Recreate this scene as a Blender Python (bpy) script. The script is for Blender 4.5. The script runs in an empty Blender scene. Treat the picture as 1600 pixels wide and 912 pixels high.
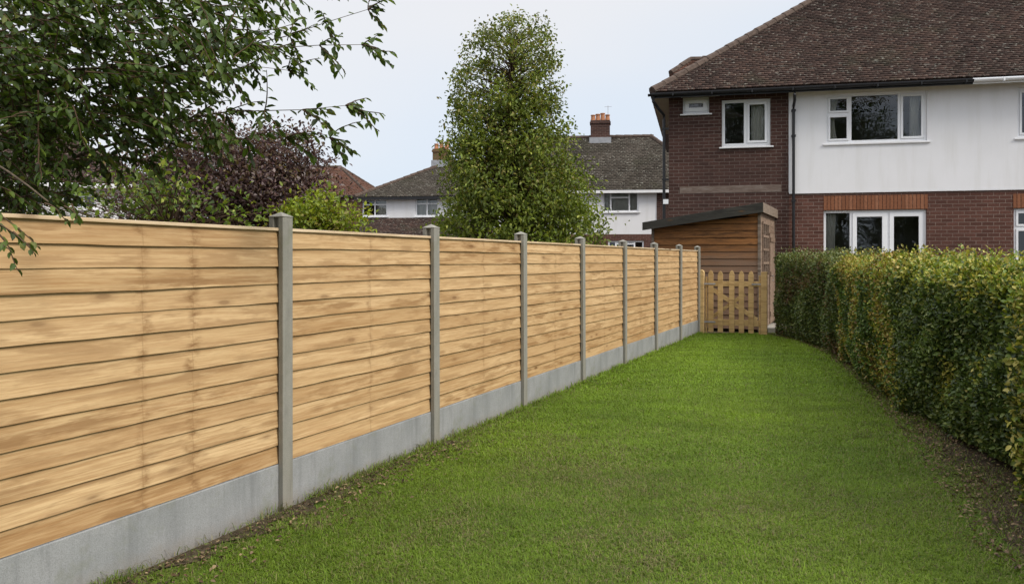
import bpy, bmesh, math, random
import numpy as np
from mathutils import Vector, Matrix
rng = np.random.default_rng(7)
random.seed(7)
R = math.radians
SC = bpy.context.scene
COL = SC.collection

# ------------------------------------------------------------------ camera
F, HZ, CX, CH = 1250.0, 406.0, 800.0, 1.569
cam = bpy.data.cameras.new("camera")
cam.sensor_width = 36; cam.lens = F / 1600 * 36; cam.shift_y = -0.03125
cam.clip_end = 3000; cam.clip_start = 0.05
camo = bpy.data.objects.new("camera", cam)
camo.location = (0, 0, CH); camo.rotation_euler = (R(90), 0, 0)
COL.objects.link(camo); SC.camera = camo

# ------------------------------------------------------------------ sky and sun
SUN = Vector((0.76, -0.50, 0.82)).normalized()
W = bpy.data.worlds.new("World"); SC.world = W; W.use_nodes = True
nt = W.node_tree; nt.nodes.clear()
def wn(t, **k):
    n = nt.nodes.new(t)
    for a, b in k.items(): setattr(n, a, b)
    return n
out = wn("ShaderNodeOutputWorld"); bg = wn("ShaderNodeBackground")
bg.inputs[1].default_value = 0.10
sky = wn("ShaderNodeTexSky", sky_type='NISHITA', sun_disc=False)
sky.sun_elevation = math.asin(SUN.z); sky.sun_rotation = math.atan2(SUN.x, SUN.y)
sky.air_density = 1.0; sky.dust_density = 1.5; sky.ozone_density = 1.5
tc = wn("ShaderNodeTexCoord")
sep = wn("ShaderNodeSeparateXYZ"); nt.links.new(tc.outputs['Generated'], sep.inputs[0])
mp = wn("ShaderNodeMapping"); mp.inputs['Scale'].default_value = (1.1, 1.1, 2.6)
mp.inputs['Location'].default_value = (0.35, 0.0, 0.2)
nt.links.new(tc.outputs['Generated'], mp.inputs[0])
nz = wn("ShaderNodeTexNoise"); nz.inputs['Scale'].default_value = 1.3; nz.inputs['Detail'].default_value = 3
nz.inputs['Roughness'].default_value = 0.45
nt.links.new(mp.outputs[0], nz.inputs['Vector'])
# cloud veil: thicker up high and to the left, thinner low over the roofs
ma = wn("ShaderNodeMath", operation='MULTIPLY_ADD'); nt.links.new(sep.outputs['Z'], ma.inputs[0]); ma.inputs[1].default_value = 3.2
ma.inputs[2].default_value = -0.60
mb_ = wn("ShaderNodeMath", operation='MULTIPLY_ADD'); nt.links.new(sep.outputs['X'], mb_.inputs[0]); mb_.inputs[1].default_value = -0.75
nt.links.new(ma.outputs[0], mb_.inputs[2])
mc = wn("ShaderNodeMath", operation='ADD'); nt.links.new(mb_.outputs[0], mc.inputs[0]); nt.links.new(nz.outputs['Fac'], mc.inputs[1])
cr = wn("ShaderNodeValToRGB"); cr.color_ramp.interpolation = 'EASE'
cr.color_ramp.elements[0].position = 0.42; cr.color_ramp.elements[0].color = (0, 0, 0, 1)
cr.color_ramp.elements[1].position = 0.98; cr.color_ramp.elements[1].color = (1, 1, 1, 1)
nt.links.new(mc.outputs[0], cr.inputs[0])
mr = wn("ShaderNodeMix", data_type='RGBA')          # pale blue veil / white cloud
mr.inputs['A'].default_value = (5.75, 6.4, 7.25, 1); mr.inputs['B'].default_value = (6.75, 6.8, 7.0, 1)
nt.links.new(cr.outputs[0], mr.inputs['Factor'])
mx = wn("ShaderNodeMix", data_type='RGBA'); mx.inputs['Factor'].default_value = 0.90
nt.links.new(sky.outputs[0], mx.inputs['A']); nt.links.new(mr.outputs['Result'], mx.inputs['B'])
zr_ = wn("ShaderNodeMapRange", interpolation_type='SMOOTHSTEP'); nt.links.new(sep.outputs['Z'], zr_.inputs[0])     # overcast sky: brighter overhead
zr_.inputs[1].default_value = 0.36; zr_.inputs[2].default_value = 0.9; zr_.inputs[3].default_value = 1.0; zr_.inputs[4].default_value = 2.3
vm = wn("ShaderNodeVectorMath", operation='SCALE'); nt.links.new(mx.outputs['Result'], vm.inputs[0]); nt.links.new(zr_.outputs[0], vm.inputs['Scale'])
nt.links.new(vm.outputs[0], bg.inputs[0]); nt.links.new(bg.outputs[0], out.inputs[0])
sl = bpy.data.lights.new("sun", 'SUN'); sl.energy = 2.2; sl.angle = R(22); sl.color = (1.0, 0.93, 0.82)
so = bpy.data.objects.new("sun", sl); so.rotation_euler = (-SUN).to_track_quat('-Z', 'Y').to_euler(); COL.objects.link(so)
SC.view_settings.view_transform = 'Standard'; SC.view_settings.look = 'None'
SC.view_settings.exposure = 0.42; SC.view_settings.gamma = 1.0; SC.view_settings.use_curve_mapping = False
SC.cycles.max_bounces = 6; SC.cycles.transparent_max_bounces = 8
SC.cycles.diffuse_bounces = 3; SC.cycles.glossy_bounces = 2; SC.cycles.transmission_bounces = 3

# ------------------------------------------------------------------ node helper
class M:
    def __init__(s, name, rough=0.8, spec=0.3):
        s.m = bpy.data.materials.new(name); s.m.use_nodes = True
        s.t = s.m.node_tree; s.t.nodes.clear()
        s.o = s.t.nodes.new("ShaderNodeOutputMaterial"); s.b = s.t.nodes.new("ShaderNodeBsdfPrincipled")
        s.b.inputs['Roughness'].default_value = rough; s.b.inputs['Specular IOR Level'].default_value = spec
        s.t.links.new(s.b.outputs[0], s.o.inputs[0])
    def n(s, t, **k):
        n = s.t.nodes.new(t)
        for a, b in k.items(): setattr(n, a, b)
        return n
    def l(s, a, b): s.t.links.new(a, b)
    def set(s, sock, v):
        if isinstance(v, bpy.types.NodeSocket): s.l(v, sock)
        elif isinstance(v, (tuple, list)) and len(v) == 3 and sock.type == 'RGBA': sock.default_value = (*v, 1)
        else: sock.default_value = v
    def coord(s, kind='Object'): return s.n("ShaderNodeTexCoord").outputs[kind]
    def mapv(s, v, scale=(1, 1, 1), loc=(0, 0, 0), rot=(0, 0, 0)):
        n = s.n("ShaderNodeMapping"); s.l(v, n.inputs[0])
        n.inputs['Scale'].default_value = scale; n.inputs['Location'].default_value = loc; n.inputs['Rotation'].default_value = rot
        return n.outputs[0]
    def noise(s, v, scale, detail=4, rough=0.55, dist=0, out='Fac'):
        n = s.n("ShaderNodeTexNoise"); s.l(v, n.inputs['Vector'])
        n.inputs['Scale'].default_value = scale; n.inputs['Detail'].default_value = detail
        n.inputs['Roughness'].default_value = rough; n.inputs['Distortion'].default_value = dist
        return n.outputs[out]
    def ramp(s, f, stops):
        n = s.n("ShaderNodeValToRGB"); s.l(f, n.inputs[0]); e = n.color_ramp.elements
        while len(e) < len(stops): e.new(0.5)
        for el, (p, c) in zip(e, stops):
            el.position = p; el.color = (c, c, c, 1) if isinstance(c, (int, float)) else (*c, 1)
        return n.outputs[0]
    def mix(s, f, a, b, mode='MIX'):
        n = s.n("ShaderNodeMix", data_type='RGBA', blend_type=mode)
        s.set(n.inputs['Factor'], f); s.set(n.inputs['A'], a); s.set(n.inputs['B'], b); return n.outputs['Result']
    def math(s, op, a, b=0.0, c=0.0):
        n = s.n("ShaderNodeMath", operation=op); s.set(n.inputs[0], a); s.set(n.inputs[1], b); s.set(n.inputs[2], c); return n.outputs[0]
    def attr(s, name, out='Color'):
        n = s.n("ShaderNodeAttribute"); n.attribute_name = name; return n.outputs[out]
    def xyz(s, v):
        n = s.n("ShaderNodeSeparateXYZ"); s.l(v, n.inputs[0]); return n.outputs
    def comb(s, x, y, z):
        n = s.n("ShaderNodeCombineXYZ"); s.set(n.inputs[0], x); s.set(n.inputs[1], y); s.set(n.inputs[2], z); return n.outputs[0]
    def vadd(s, a, b):
        n = s.n("ShaderNodeVectorMath", operation='ADD'); s.set(n.inputs[0], a); s.set(n.inputs[1], b); return n.outputs[0]
    def vscale(s, a, k):
        n = s.n("ShaderNodeVectorMath", operation='SCALE'); s.set(n.inputs[0], a); n.inputs['Scale'].default_value = k; return n.outputs[0]
    def color(s, c): s.set(s.b.inputs['Base Color'], c); return s
    def bump(s, h, strength=0.4, dist=0.01):
        n = s.n("ShaderNodeBump"); s.l(h, n.inputs['Height']); n.inputs['Strength'].default_value = strength
        n.inputs['Distance'].default_value = dist; s.l(n.outputs[0], s.b.inputs['Normal']); return s

def plain(name, c, rough=0.7, spec=0.3, var=0.12, scale=6, bump=0.0):
    m = M(name, rough, spec); v = m.coord()
    f = m.noise(v, scale, 5)
    lo = tuple(x * (1 - var) for x in c); hi = tuple(min(1, x * (1 + var)) for x in c)
    m.color(m.ramp(f, [(0.3, lo), (0.7, hi)]))
    if bump: m.bump(m.noise(v, scale * 12, 3), bump, 0.004)
    return m.m

# concrete of posts and gravel boards
def concrete(name, base, warm):
    m = M(name, 0.9, 0.2); v = m.coord()
    z = m.xyz(v)[2]
    big = m.noise(v, 2.2, 5, 0.6); fine = m.noise(v, 160, 3, 0.7); mid = m.noise(v, 14, 5, 0.65)
    c = m.mix(m.ramp(big, [(0.35, 0), (0.7, 1)]), base, warm)
    c = m.mix(m.ramp(mid, [(0.45, 0), (0.75, 0.35)]), c, tuple(x * 0.6 for x in base))
    c = m.mix(m.ramp(fine, [(0.35, 0.32), (0.55, 0)]), c, (0.10, 0.10, 0.09))
    c = m.mix(m.ramp(fine, [(0.62, 0), (0.8, 0.35)]), c, (0.62, 0.61, 0.58))
    st = m.noise(m.mapv(v, (9, 9, 0.8)), 1.3, 5, 0.7)
    c = m.mix(m.ramp(st, [(0.48, 0), (0.68, 0.45)]), c, tuple(x * 0.55 for x in warm))
    c = m.mix(m.ramp(m.noise(v, 5, 5, 0.7), [(0.55, 0), (0.72, 0.4)]), c, (0.17, 0.18, 0.11))
    # soil splash near the foot
    zz = m.math('ADD', z, m.math('MULTIPLY', mid, 0.16))
    c = m.mix(m.ramp(zz, [(0.05, 0.55), (0.19, 0)]), c, (0.20, 0.155, 0.10))
    m.color(c); m.bump(m.math('ADD', fine, m.math('MULTIPLY', mid, 0.7)), 0.35, 0.004)
    return m.m
MAT = {}
MAT['post'] = concrete("weathered_concrete", (0.307, 0.293, 0.260), (0.233, 0.228, 0.191))
MAT['gravel'] = concrete("grey_concrete", (0.34, 0.345, 0.35), (0.27, 0.28, 0.285))

# fresh softwood lap boards; attribute rnd = random numbers per board
def wood(name, c0, c1, c2, seamx=None):
    m = M(name, 0.72, 0.25); v = m.coord(); a = m.attr('rnd')
    vv = m.vadd(v, m.vscale(a, 7.0))
    g1 = m.noise(m.mapv(vv, (0.7, 3, 15)), 1.0, 5, 0.60, 0.0)            # broad streaks along the board
    g2 = m.noise(m.mapv(vv, (2.2, 40, 75)), 1.0, 5, 0.65, 0.05)         # grain
    g3 = m.noise(m.mapv(vv, (1.0, 3, 16), (3, 1, 5)), 1.2, 5, 0.64, 0.0)
    g4 = m.noise(m.mapv(vv, (2.4, 8, 15), (9, 4, 2)), 1.0, 4, 0.6)
    c = m.mix(m.ramp(g1, [(0.3, 0), (0.7, 1)]), c0, c1)
    fg = m.noise(m.mapv(vv, (4, 50, 110)), 1.0, 4, 0.75)
    c = m.mix(m.ramp(fg, [(0.36, 0.60), (0.52, 0)]), c, c2)
    c = m.mix(m.ramp(g2, [(0.40, 0.55), (0.53, 0)]), c, c2)
    c = m.mix(m.ramp(g2, [(0.60, 0), (0.75, 0.30)]), c, tuple(min(1, x * 1.35) for x in c1))
    c = m.mix(m.ramp(g3, [(0.50, 0), (0.66, 0.55)]), c, c2)
    # dark elongated blotches
    bl = m.math('MULTIPLY', m.ramp(g4, [(0.49, 0), (0.60, 0.95)]), m.ramp(g1, [(0.38, 0), (0.52, 0.85)]))
    c = m.mix(bl, c, tuple(x * 0.72 for x in c2))
    # knots
    vo = m.n("ShaderNodeTexVoronoi"); m.l(m.mapv(vv, (1.9, 3.0, 6.5)), vo.inputs['Vector']); vo.inputs['Scale'].default_value = 1.0
    c = m.mix(m.ramp(vo.outputs['Distance'], [(0.06, 0.95), (0.10, 0.35), (0.20, 0)]), c, (0.14, 0.065, 0.022))
    g5 = m.noise(m.mapv(vv, (1.1, 6, 34), (2, 7, 3)), 1.0, 6, 0.68, 0.1)
    c = m.mix(m.ramp(g5, [(0.54, 0), (0.63, 0.55)]), c, tuple(x * 0.80 for x in c2))
    c = m.mix(m.ramp(g5, [(0.30, 0.5), (0.42, 0)]), c, tuple(min(1, x * 1.22) for x in c1))
    # board to board tone
    sa = m.n("ShaderNodeSeparateColor"); m.l(a, sa.inputs[0])
    c = m.mix(m.math('MULTIPLY', sa.outputs[0], 0.42), c, tuple(x * 0.95 for x in c2))
    c = m.mix(m.math('MULTIPLY', sa.outputs[1], 0.22), c, tuple(min(1, x * 1.18) for x in c1))
    if seamx is not None:
        x = m.xyz(v)[0]
        wob = m.noise(m.mapv(vv, (1, 1, 9)), 1.0, 4, 0.7)
        for sx, wd, st in seamx:
            d = m.math('ABSOLUTE', m.math('ADD', m.math('SUBTRACT', x, sx), m.math('MULTIPLY', m.math('SUBTRACT', wob, 0.5), 0.22)))
            d2 = m.math('ABSOLUTE', m.math('SUBTRACT', x, sx))
            c = m.mix(m.math('MULTIPLY', m.ramp(d, [(0.0, st), (wd, 0)]), m.ramp(m.noise(m.mapv(vv, (5, 5, 13)), 1.6, 4, 0.7), [(0.44, 0.0), (0.60, 1)])), c, (0.22, 0.115, 0.045))
            c = m.mix(m.ramp(d2, [(0.0, 0.45), (0.005, 0)]), c, (0.25, 0.14, 0.06))
    m.color(c); m.bump(m.math('ADD', m.math('MULTIPLY', g2, 0.8), g3), 0.35, 0.006)
    return m.m
MAT['wood'] = wood("larch_lap_board", (0.48, 0.318, 0.155), (0.64, 0.455, 0.250), (0.34, 0.185, 0.072), seamx=[(0.94, 0.035, 0.55)])
MAT['wood_stained'] = wood("larch_lap_board_stained", (0.48, 0.318, 0.155), (0.64, 0.455, 0.250), (0.32, 0.170, 0.066), seamx=[(1.13, 0.055, 0.95), (0.80, 0.045, 0.75)])
MAT['cap'] = wood("sawn_capping", (0.66, 0.52, 0.36), (0.78, 0.64, 0.47), (0.50, 0.34, 0.18))
MAT['gate'] = wood("treated_gate_timber", (0.54, 0.38, 0.17), (0.68, 0.49, 0.24), (0.38, 0.245, 0.10))
MAT['shed'] = wood("orange_brown_shed_board", (0.279, 0.111, 0.031), (0.377, 0.172, 0.057), (0.082, 0.037, 0.016))
MAT['shed_old'] = wood("faded_shed_board", (0.25, 0.175, 0.125), (0.35, 0.265, 0.205), (0.14, 0.09, 0.06))
MAT['fascia'] = wood("tarred_fascia_board", (0.042, 0.040, 0.033), (0.068, 0.064, 0.053), (0.03, 0.028, 0.024))
MAT['fascia_old'] = wood("bare_fascia_board", (0.20, 0.155, 0.12), (0.30, 0.24, 0.19), (0.10, 0.075, 0.055))

# brick
def brick(name, c1, c2, mortar, soldier=False, patch=(0.05, 0.03, 0.026), bw=0.25, bh=0.088):
    m = M(name, 0.9, 0.15); v = m.coord(); x, y, z = m.xyz(v)
    if soldier: bv = m.comb(z, m.math('ADD', x, y), 0.0)
    else: bv = m.comb(m.math('ADD', x, y), z, 0.0)
    bt = m.n("ShaderNodeTexBrick"); m.l(bv, bt.inputs['Vector']); bt.offset = 0.5
    bt.inputs['Scale'].default_value = 1.0; bt.inputs['Brick Width'].default_value = bw; bt.inputs['Row Height'].default_value = bh
    bt.inputs['Mortar Size'].default_value = 0.0075; bt.inputs['Mortar Smooth'].default_value = 0.25; bt.inputs['Bias'].default_value = 0.0
    m.set(bt.inputs['Color1'], c1); m.set(bt.inputs['Color2'], c2); m.set(bt.inputs['Mortar'], mortar)
    wv = m.noise(v, 0.7, 5, 0.6); f = m.noise(v, 30, 4)
    c = m.mix(m.ramp(wv, [(0.40, 0), (0.72, 0.6)]), bt.outputs['Color'], patch)
    c = m.mix(m.ramp(f, [(0.4, 0.3), (0.6, 0)]), c, (0.03, 0.02, 0.018))
    m.color(c)
    m.bump(m.math('SUBTRACT', m.math('MULTIPLY', f, 0.3), bt.outputs['Fac']), 0.6, 0.008)
    return m.m
MAT['brick'] = brick("dark_red_brick", (0.058, 0.030, 0.024), (0.098, 0.050, 0.040), (0.19, 0.15, 0.13))
MAT['brick_red'] = brick("red_brick", (0.088, 0.040, 0.030), (0.145, 0.066, 0.050), (0.24, 0.18, 0.15), patch=(0.075, 0.038, 0.03))
def soldier_mat():
    m = M("orange_soldier_brick", 0.9, 0.15); v = m.coord(); a = m.attr('rnd'); q = m.n("ShaderNodeSeparateColor"); m.l(a, q.inputs[0])
    c = m.ramp(q.outputs[0], [(0.0, (0.19, 0.080, 0.042)), (0.5, (0.25, 0.105, 0.055)), (1.0, (0.30, 0.14, 0.08))])
    c = m.mix(m.ramp(m.noise(v, 25, 4), [(0.4, 0.35), (0.6, 0)]), c, (0.12, 0.05, 0.03)); m.color(c); return m.m
MAT['soldier'] = soldier_mat()
MAT['brick_old'] = brick("mossy_chimney_brick", (0.16, 0.085, 0.045), (0.22, 0.12, 0.06), (0.2, 0.17, 0.12), patch=(0.13, 0.12, 0.05))

def render_mat():
    m = M("white_render", 0.85, 0.2); v = m.coord()
    a = m.noise(v, 0.8, 5, 0.6); b = m.noise(v, 60, 4, 0.7)
    st = m.noise(m.mapv(v, (3.0, 3.0, 0.35)), 1.2, 4, 0.6)
    c = m.mix(m.ramp(a, [(0.35, 0), (0.75, 1)]), (0.78, 0.78, 0.80), (0.74, 0.74, 0.755))
    c = m.mix(m.ramp(st, [(0.48, 0), (0.72, 0.30)]), c, (0.55, 0.54, 0.50))
    m.color(c); m.bump(b, 0.25, 0.006); return m.m
MAT['render'] = render_mat()
MAT['upvc'] = plain("white_frame_plastic", (0.80, 0.81, 0.83), 0.35, 0.45, 0.03, 3)
MAT['sillw'] = plain("white_sill_paint", (0.74, 0.74, 0.75), 0.55, 0.3, 0.06, 5)
MAT['black'] = plain("black_gutter_plastic", (0.014, 0.014, 0.016), 0.4, 0.4, 0.2, 5)
MAT['soffit'] = plain("cream_soffit", (0.42, 0.39, 0.33), 0.7, 0.2, 0.12, 2)
MAT['curtain'] = plain("pale_curtain_cloth", (0.66, 0.62, 0.58), 0.9, 0.1, 0.08, 3)
MAT['dark_room'] = plain("room_wall_paint", (0.36, 0.34, 0.29), 0.9, 0.1, 0.1, 1)
MAT['metal'] = plain("dull_steel", (0.32, 0.32, 0.33), 0.4, 0.6, 0.1, 20)
MAT['terracotta'] = plain("terracotta", (0.42, 0.19, 0.10), 0.85, 0.2, 0.2, 8)
MAT['lead'] = plain("grey_lead", (0.30, 0.31, 0.33), 0.6, 0.3, 0.15, 6)
MAT['felt'] = plain("mineral_roof_felt", (0.07, 0.075, 0.06), 0.95, 0.1, 0.35, 9, 0.4)
MAT['slab'] = plain("paving_slab", (0.32, 0.30, 0.26), 0.9, 0.2, 0.2, 5, 0.3)
MAT['bark'] = plain("grey_brown_bark", (0.11, 0.085, 0.06), 0.95, 0.1, 0.4, 14, 0.8)
MAT['twig'] = plain("brown_twig", (0.075, 0.05, 0.032), 0.9, 0.1, 0.3, 20)
MAT['core'] = plain("hedge_core_shade", (0.035, 0.032, 0.018), 0.95, 0.05, 0.5, 25, 0.8)  # hedge filler, its dark colour stands in for shade between leaves
def stained_band():
    m = M("weathered_render_band", 0.9, 0.15); v = m.coord()
    a = m.noise(m.mapv(v, (1, 1, 5)), 3, 6, 0.7)
    m.color(m.ramp(a, [(0.32, (0.10, 0.07, 0.055)), (0.5, (0.16, 0.12, 0.10)), (0.72, (0.25, 0.215, 0.19))])); return m.m
MAT['band'] = stained_band()

def glass():
    m = bpy.data.materials.new("window_glass"); m.use_nodes = True; t = m.node_tree; t.nodes.clear()
    o = t.nodes.new("ShaderNodeOutputMaterial"); mixs = t.nodes.new("ShaderNodeMixShader")
    tr = t.nodes.new("ShaderNodeBsdfTransparent"); tr.inputs[0].default_value = (0.86, 0.90, 0.88, 1)
    gl = t.nodes.new("ShaderNodeBsdfGlossy"); gl.inputs['Roughness'].default_value = 0.0; gl.inputs[0].default_value = (0.95, 0.97, 1, 1)
    nz = t.nodes.new("ShaderNodeTexNoise"); nz.inputs['Scale'].default_value = 1.6; nz.inputs['Detail'].default_value = 1
    co = t.nodes.new("ShaderNodeTexCoord"); t.links.new(co.outputs['Object'], nz.inputs[0])
    bu = t.nodes.new("ShaderNodeBump"); bu.inputs['Strength'].default_value = 0.10; bu.inputs['Distance'].default_value = 0.03
    t.links.new(nz.outputs[0], bu.inputs['Height']); t.links.new(bu.outputs[0], gl.inputs['Normal'])
    fr = t.nodes.new("ShaderNodeFresnel"); fr.inputs[0].default_value = 1.75
    t.links.new(fr.outputs[0], mixs.inputs[0]); t.links.new(tr.outputs[0], mixs.inputs[1]); t.links.new(gl.outputs[0], mixs.inputs[2])
    t.links.new(mixs.outputs[0], o.inputs[0]); return m
MAT['glass'] = glass()

def tiles_mat(name, stops, lichen):
    m = M(name, 0.92, 0.15); v = m.coord(); a = m.attr('rnd')
    s = m.n("ShaderNodeSeparateColor"); m.l(a, s.inputs[0])
    big = m.noise(v, 0.35, 4, 0.6)
    f = m.math('ADD', m.math('MULTIPLY', s.outputs[0], 0.35), m.math('MULTIPLY', big, 0.75))
    c = m.ramp(f, stops)
    moss = m.noise(v, 1.1, 5, 0.65)
    c = m.mix(m.ramp(moss, [(0.52, 0), (0.72, 0.55)]), c, (0.055, 0.055, 0.035))
    sp = m.noise(v, 13, 3, 0.6)
    c = m.mix(m.ramp(m.math('ADD', sp, m.math('MULTIPLY', s.outputs[1], 0.16)), [(0.70, 0), (0.77, lichen)]), c, (0.36, 0.35, 0.30))
    m.color(c); m.bump(m.noise(v, 25, 4), 0.5, 0.01); return m.m
MAT['tiles'] = tiles_mat("weathered_roof_tile", [(0.25, (0.030, 0.022, 0.019)), (0.55, (0.060, 0.040, 0.034)), (0.85, (0.105, 0.066, 0.052))], 0.55)
MAT['tiles_grey'] = tiles_mat("grey_brown_roof_tile", [(0.25, (0.045, 0.038, 0.031)), (0.55, (0.075, 0.064, 0.052)), (0.85, (0.12, 0.102, 0.084))], 0.7)
MAT['tiles_red'] = tiles_mat("red_brown_roof_tile", [(0.25, (0.075, 0.038, 0.028)), (0.55, (0.14, 0.07, 0.05)), (0.85, (0.20, 0.10, 0.07))], 0.4)
MAT['ridge'] = plain("ridge_tile_clay", (0.085, 0.062, 0.050), 0.9, 0.15, 0.35, 8)

def leaf_mat(name, trans=0.35, rough=0.5):
    m = M(name, rough, 0.35); a = m.attr('tint')
    v = m.coord(); f = m.noise(v, 40, 2)
    c = m.mix(m.ramp(f, [(0.35, 0.25), (0.6, 0)]), a, (0.01, 0.015, 0.004), 'MIX')
    m.color(c)
    tr = m.n("ShaderNodeBsdfTranslucent"); m.l(m.mix(1.0, a, (1.0, 1.0, 0.55), 'MULTIPLY'), tr.inputs[0])
    ms = m.n("ShaderNodeMixShader"); ms.inputs[0].default_value = trans
    m.l(m.b.outputs[0], ms.inputs[1]); m.l(tr.outputs[0], ms.inputs[2]); m.l(ms.outputs[0], m.o.inputs[0])
    return m.m
MAT['leaf'] = leaf_mat("leaf", 0.35)
MAT['hedge_leaf'] = leaf_mat("hedge_leaf", 0.22, 0.42)
MAT['grass'] = leaf_mat("grass_blade", 0.30, 0.6)
def ground_mat(name, stops, scale=9, spk=None):
    m = M(name, 0.95, 0.1); v = m.coord()
    a = m.noise(v, scale, 8, 0.7); b = m.noise(v, 0.9, 4, 0.6)
    f = m.math('ADD', m.math('MULTIPLY', a, 0.7), m.math('MULTIPLY', b, 0.3))
    c = m.ramp(f, stops)
    if spk: c = m.mix(m.ramp(m.noise(v, 60, 3), [(0.62, 0), (0.70, 0.8)]), c, spk)
    m.color(c); m.bump(a, 0.9, 0.03); return m.m
MAT['lawn'] = ground_mat("lawn_thatch", [(0.35, (0.045, 0.075, 0.012)), (0.5, (0.075, 0.12, 0.018)), (0.65, (0.12, 0.14, 0.035))], 14)
MAT['soil'] = ground_mat("dark_soil", [(0.35, (0.030, 0.023, 0.015)), (0.5, (0.066, 0.052, 0.033)), (0.68, (0.12, 0.094, 0.06))], 12, (0.18, 0.13, 0.08))
MAT['litter'] = leaf_mat("dry_leaf", 0.15, 0.8)

# ------------------------------------------------------------------ object helpers
def empty(name, loc=(0, 0, 0), rz=0.0, label=None, cat=None, group=None):
    o = bpy.data.objects.new(name, None); COL.objects.link(o); o.location = loc; o.rotation_euler = (0, 0, rz)
    o.empty_display_size = 0.2
    tag(o, label, cat, group); return o
def tag(o, label=None, cat=None, group=None, kind=None):
    if label: o['label'] = label
    if cat: o['category'] = cat
    if group: o['group'] = group
    if kind: o['kind'] = kind
    return o
def link(name, me, mat, parent=None, smooth=False):
    o = bpy.data.objects.new(name, me); COL.objects.link(o)
    if mat: me.materials.append(mat)
    if smooth: me.polygons.foreach_set('use_smooth', [True] * len(me.polygons))
    if parent: o.parent = parent
    return o
def mesh_np(name, verts, quads=None, tris=None, attrs=None):
    """fast mesh from arrays; attrs: name -> (n,3) per vertex colours"""
    verts = np.asarray(verts, np.float32); me = bpy.data.meshes.new(name)
    nq = 0 if quads is None else len(quads); ntr = 0 if tris is None else len(tris)
    loops = np.concatenate(([np.asarray(quads, np.int32).ravel()] if nq else []) + ([np.asarray(tris, np.int32).ravel()] if ntr else []))
    tot = np.concatenate((np.full(nq, 4, np.int32), np.full(ntr, 3, np.int32)))
    start = np.concatenate(([0], np.cumsum(tot)[:-1])).astype(np.int32)
    me.vertices.add(len(verts)); me.vertices.foreach_set('co', verts.ravel())
    me.loops.add(len(loops)); me.loops.foreach_set('vertex_index', loops)
    me.polygons.add(nq + ntr); me.polygons.foreach_set('loop_start', start); me.polygons.foreach_set('loop_total', tot)
    for k, a in (attrs or {}).items():
        at = me.attributes.new(k, 'FLOAT_COLOR', 'POINT')
        at.data.foreach_set('color', np.concatenate([a, np.ones((len(a), 1))], 1).astype(np.float32).ravel())
    me.update(calc_edges=True); me.validate(); return me

class B:
    """collects boxes, prisms, tubes; builds ONE mesh"""
    def __init__(s): s.v = []; s.f = []; s.r = []
    def _add(s, vs, fs, rnd=None):
        b = len(s.v); s.v += [tuple(map(float, p)) for p in vs]; s.f += [tuple(b + i for i in f) for f in fs]
        r = rnd if rnd is not None else tuple(rng.random(3)); s.r += [r] * len(vs); return s
    def box(s, a, b, rnd=None):
        x0, y0, z0 = a; x1, y1, z1 = b
        return s._add([(x0, y0, z0), (x1, y0, z0), (x1, y1, z0), (x0, y1, z0), (x0, y0, z1), (x1, y0, z1), (x1, y1, z1), (x0, y1, z1)],
                      [(0, 3, 2, 1), (4, 5, 6, 7), (0, 1, 5, 4), (1, 2, 6, 5), (2, 3, 7, 6), (3, 0, 4, 7)], rnd)
    def prism(s, poly, d, n=None, rnd=None):
        """poly: 3D points (ccw seen from -d), extruded by vector d"""
        k = len(poly); vs = [Vector(p) for p in poly] + [Vector(p) + Vector(d) for p in poly]
        fs = [tuple(range(k)), tuple(reversed(range(k, 2 * k)))] + [(i, i + k, (i + 1) % k + k, (i + 1) % k) for i in range(k)]
        return s._add(vs, fs, rnd)
    def quad(s, a, b, c, d, rnd=None): return s._add([a, b, c, d], [(0, 1, 2, 3)], rnd)
    def tube(s, pts, rad, n=8, cap=True):
        pts = [Vector(p) for p in pts]; rs = rad if isinstance(rad, (list, tuple)) else [rad] * len(pts)
        vs = []; fs = []
        for i, p in enumerate(pts):
            d = (pts[min(i + 1, len(pts) - 1)] - pts[max(i - 1, 0)]).normalized()
            a = d.orthogonal().normalized() if abs(d.z) > 0.99 else d.cross(Vector((0, 0, 1))).normalized()
            b = d.cross(a)
            for k in range(n):
                t = 2 * math.pi * k / n; vs.append(p + (a * math.cos(t) + b * math.sin(t)) * rs[i])
        for i in range(len(pts) - 1):
            for k in range(n): fs.append((i * n + k, i * n + (k + 1) % n, (i + 1) * n + (k + 1) % n, (i + 1) * n + k))
        if cap: fs.append(tuple(reversed(range(n)))); fs.append(tuple(range((len(pts) - 1) * n, len(pts) * n)))
        return s._add(vs, fs)
    def build(s, name, mat, parent=None, smooth=False, bevel=0.0):
        me = bpy.data.meshes.new(name); me.from_pydata(s.v, [], s.f)
        at = me.attributes.new('rnd', 'FLOAT_COLOR', 'POINT')
        at.data.foreach_set('color', np.array([(*r, 1) for r in s.r], np.float32).ravel())
        bm = bmesh.new(); bm.from_mesh(me); bmesh.ops.recalc_face_normals(bm, faces=bm.faces); bm.to_mesh(me); bm.free()
        o = link(name, me, mat, parent, smooth)
        if bevel:
            md = o.modifiers.new('bevel', 'BEVEL'); md.width = bevel; md.segments = 2; md.limit_method = 'ANGLE'
        return o

def at(px, py, D): return Vector(((px - CX) / F * D, D, CH + (HZ - py) / F * D))
def gnd(px, py): D = F * CH / (py - HZ); return ((px - CX) / F * D, D)

# ------------------------------------------------------------------ the ground
me = bpy.data.meshes.new("ground")
me.from_pydata([(-600, -200, -0.02), (600, -200, -0.02), (600, 900, -0.02), (-600, 900, -0.02)], [], [(0, 1, 2, 3)])
tag(link("ground", me, MAT['soil']), kind='structure')

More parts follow.
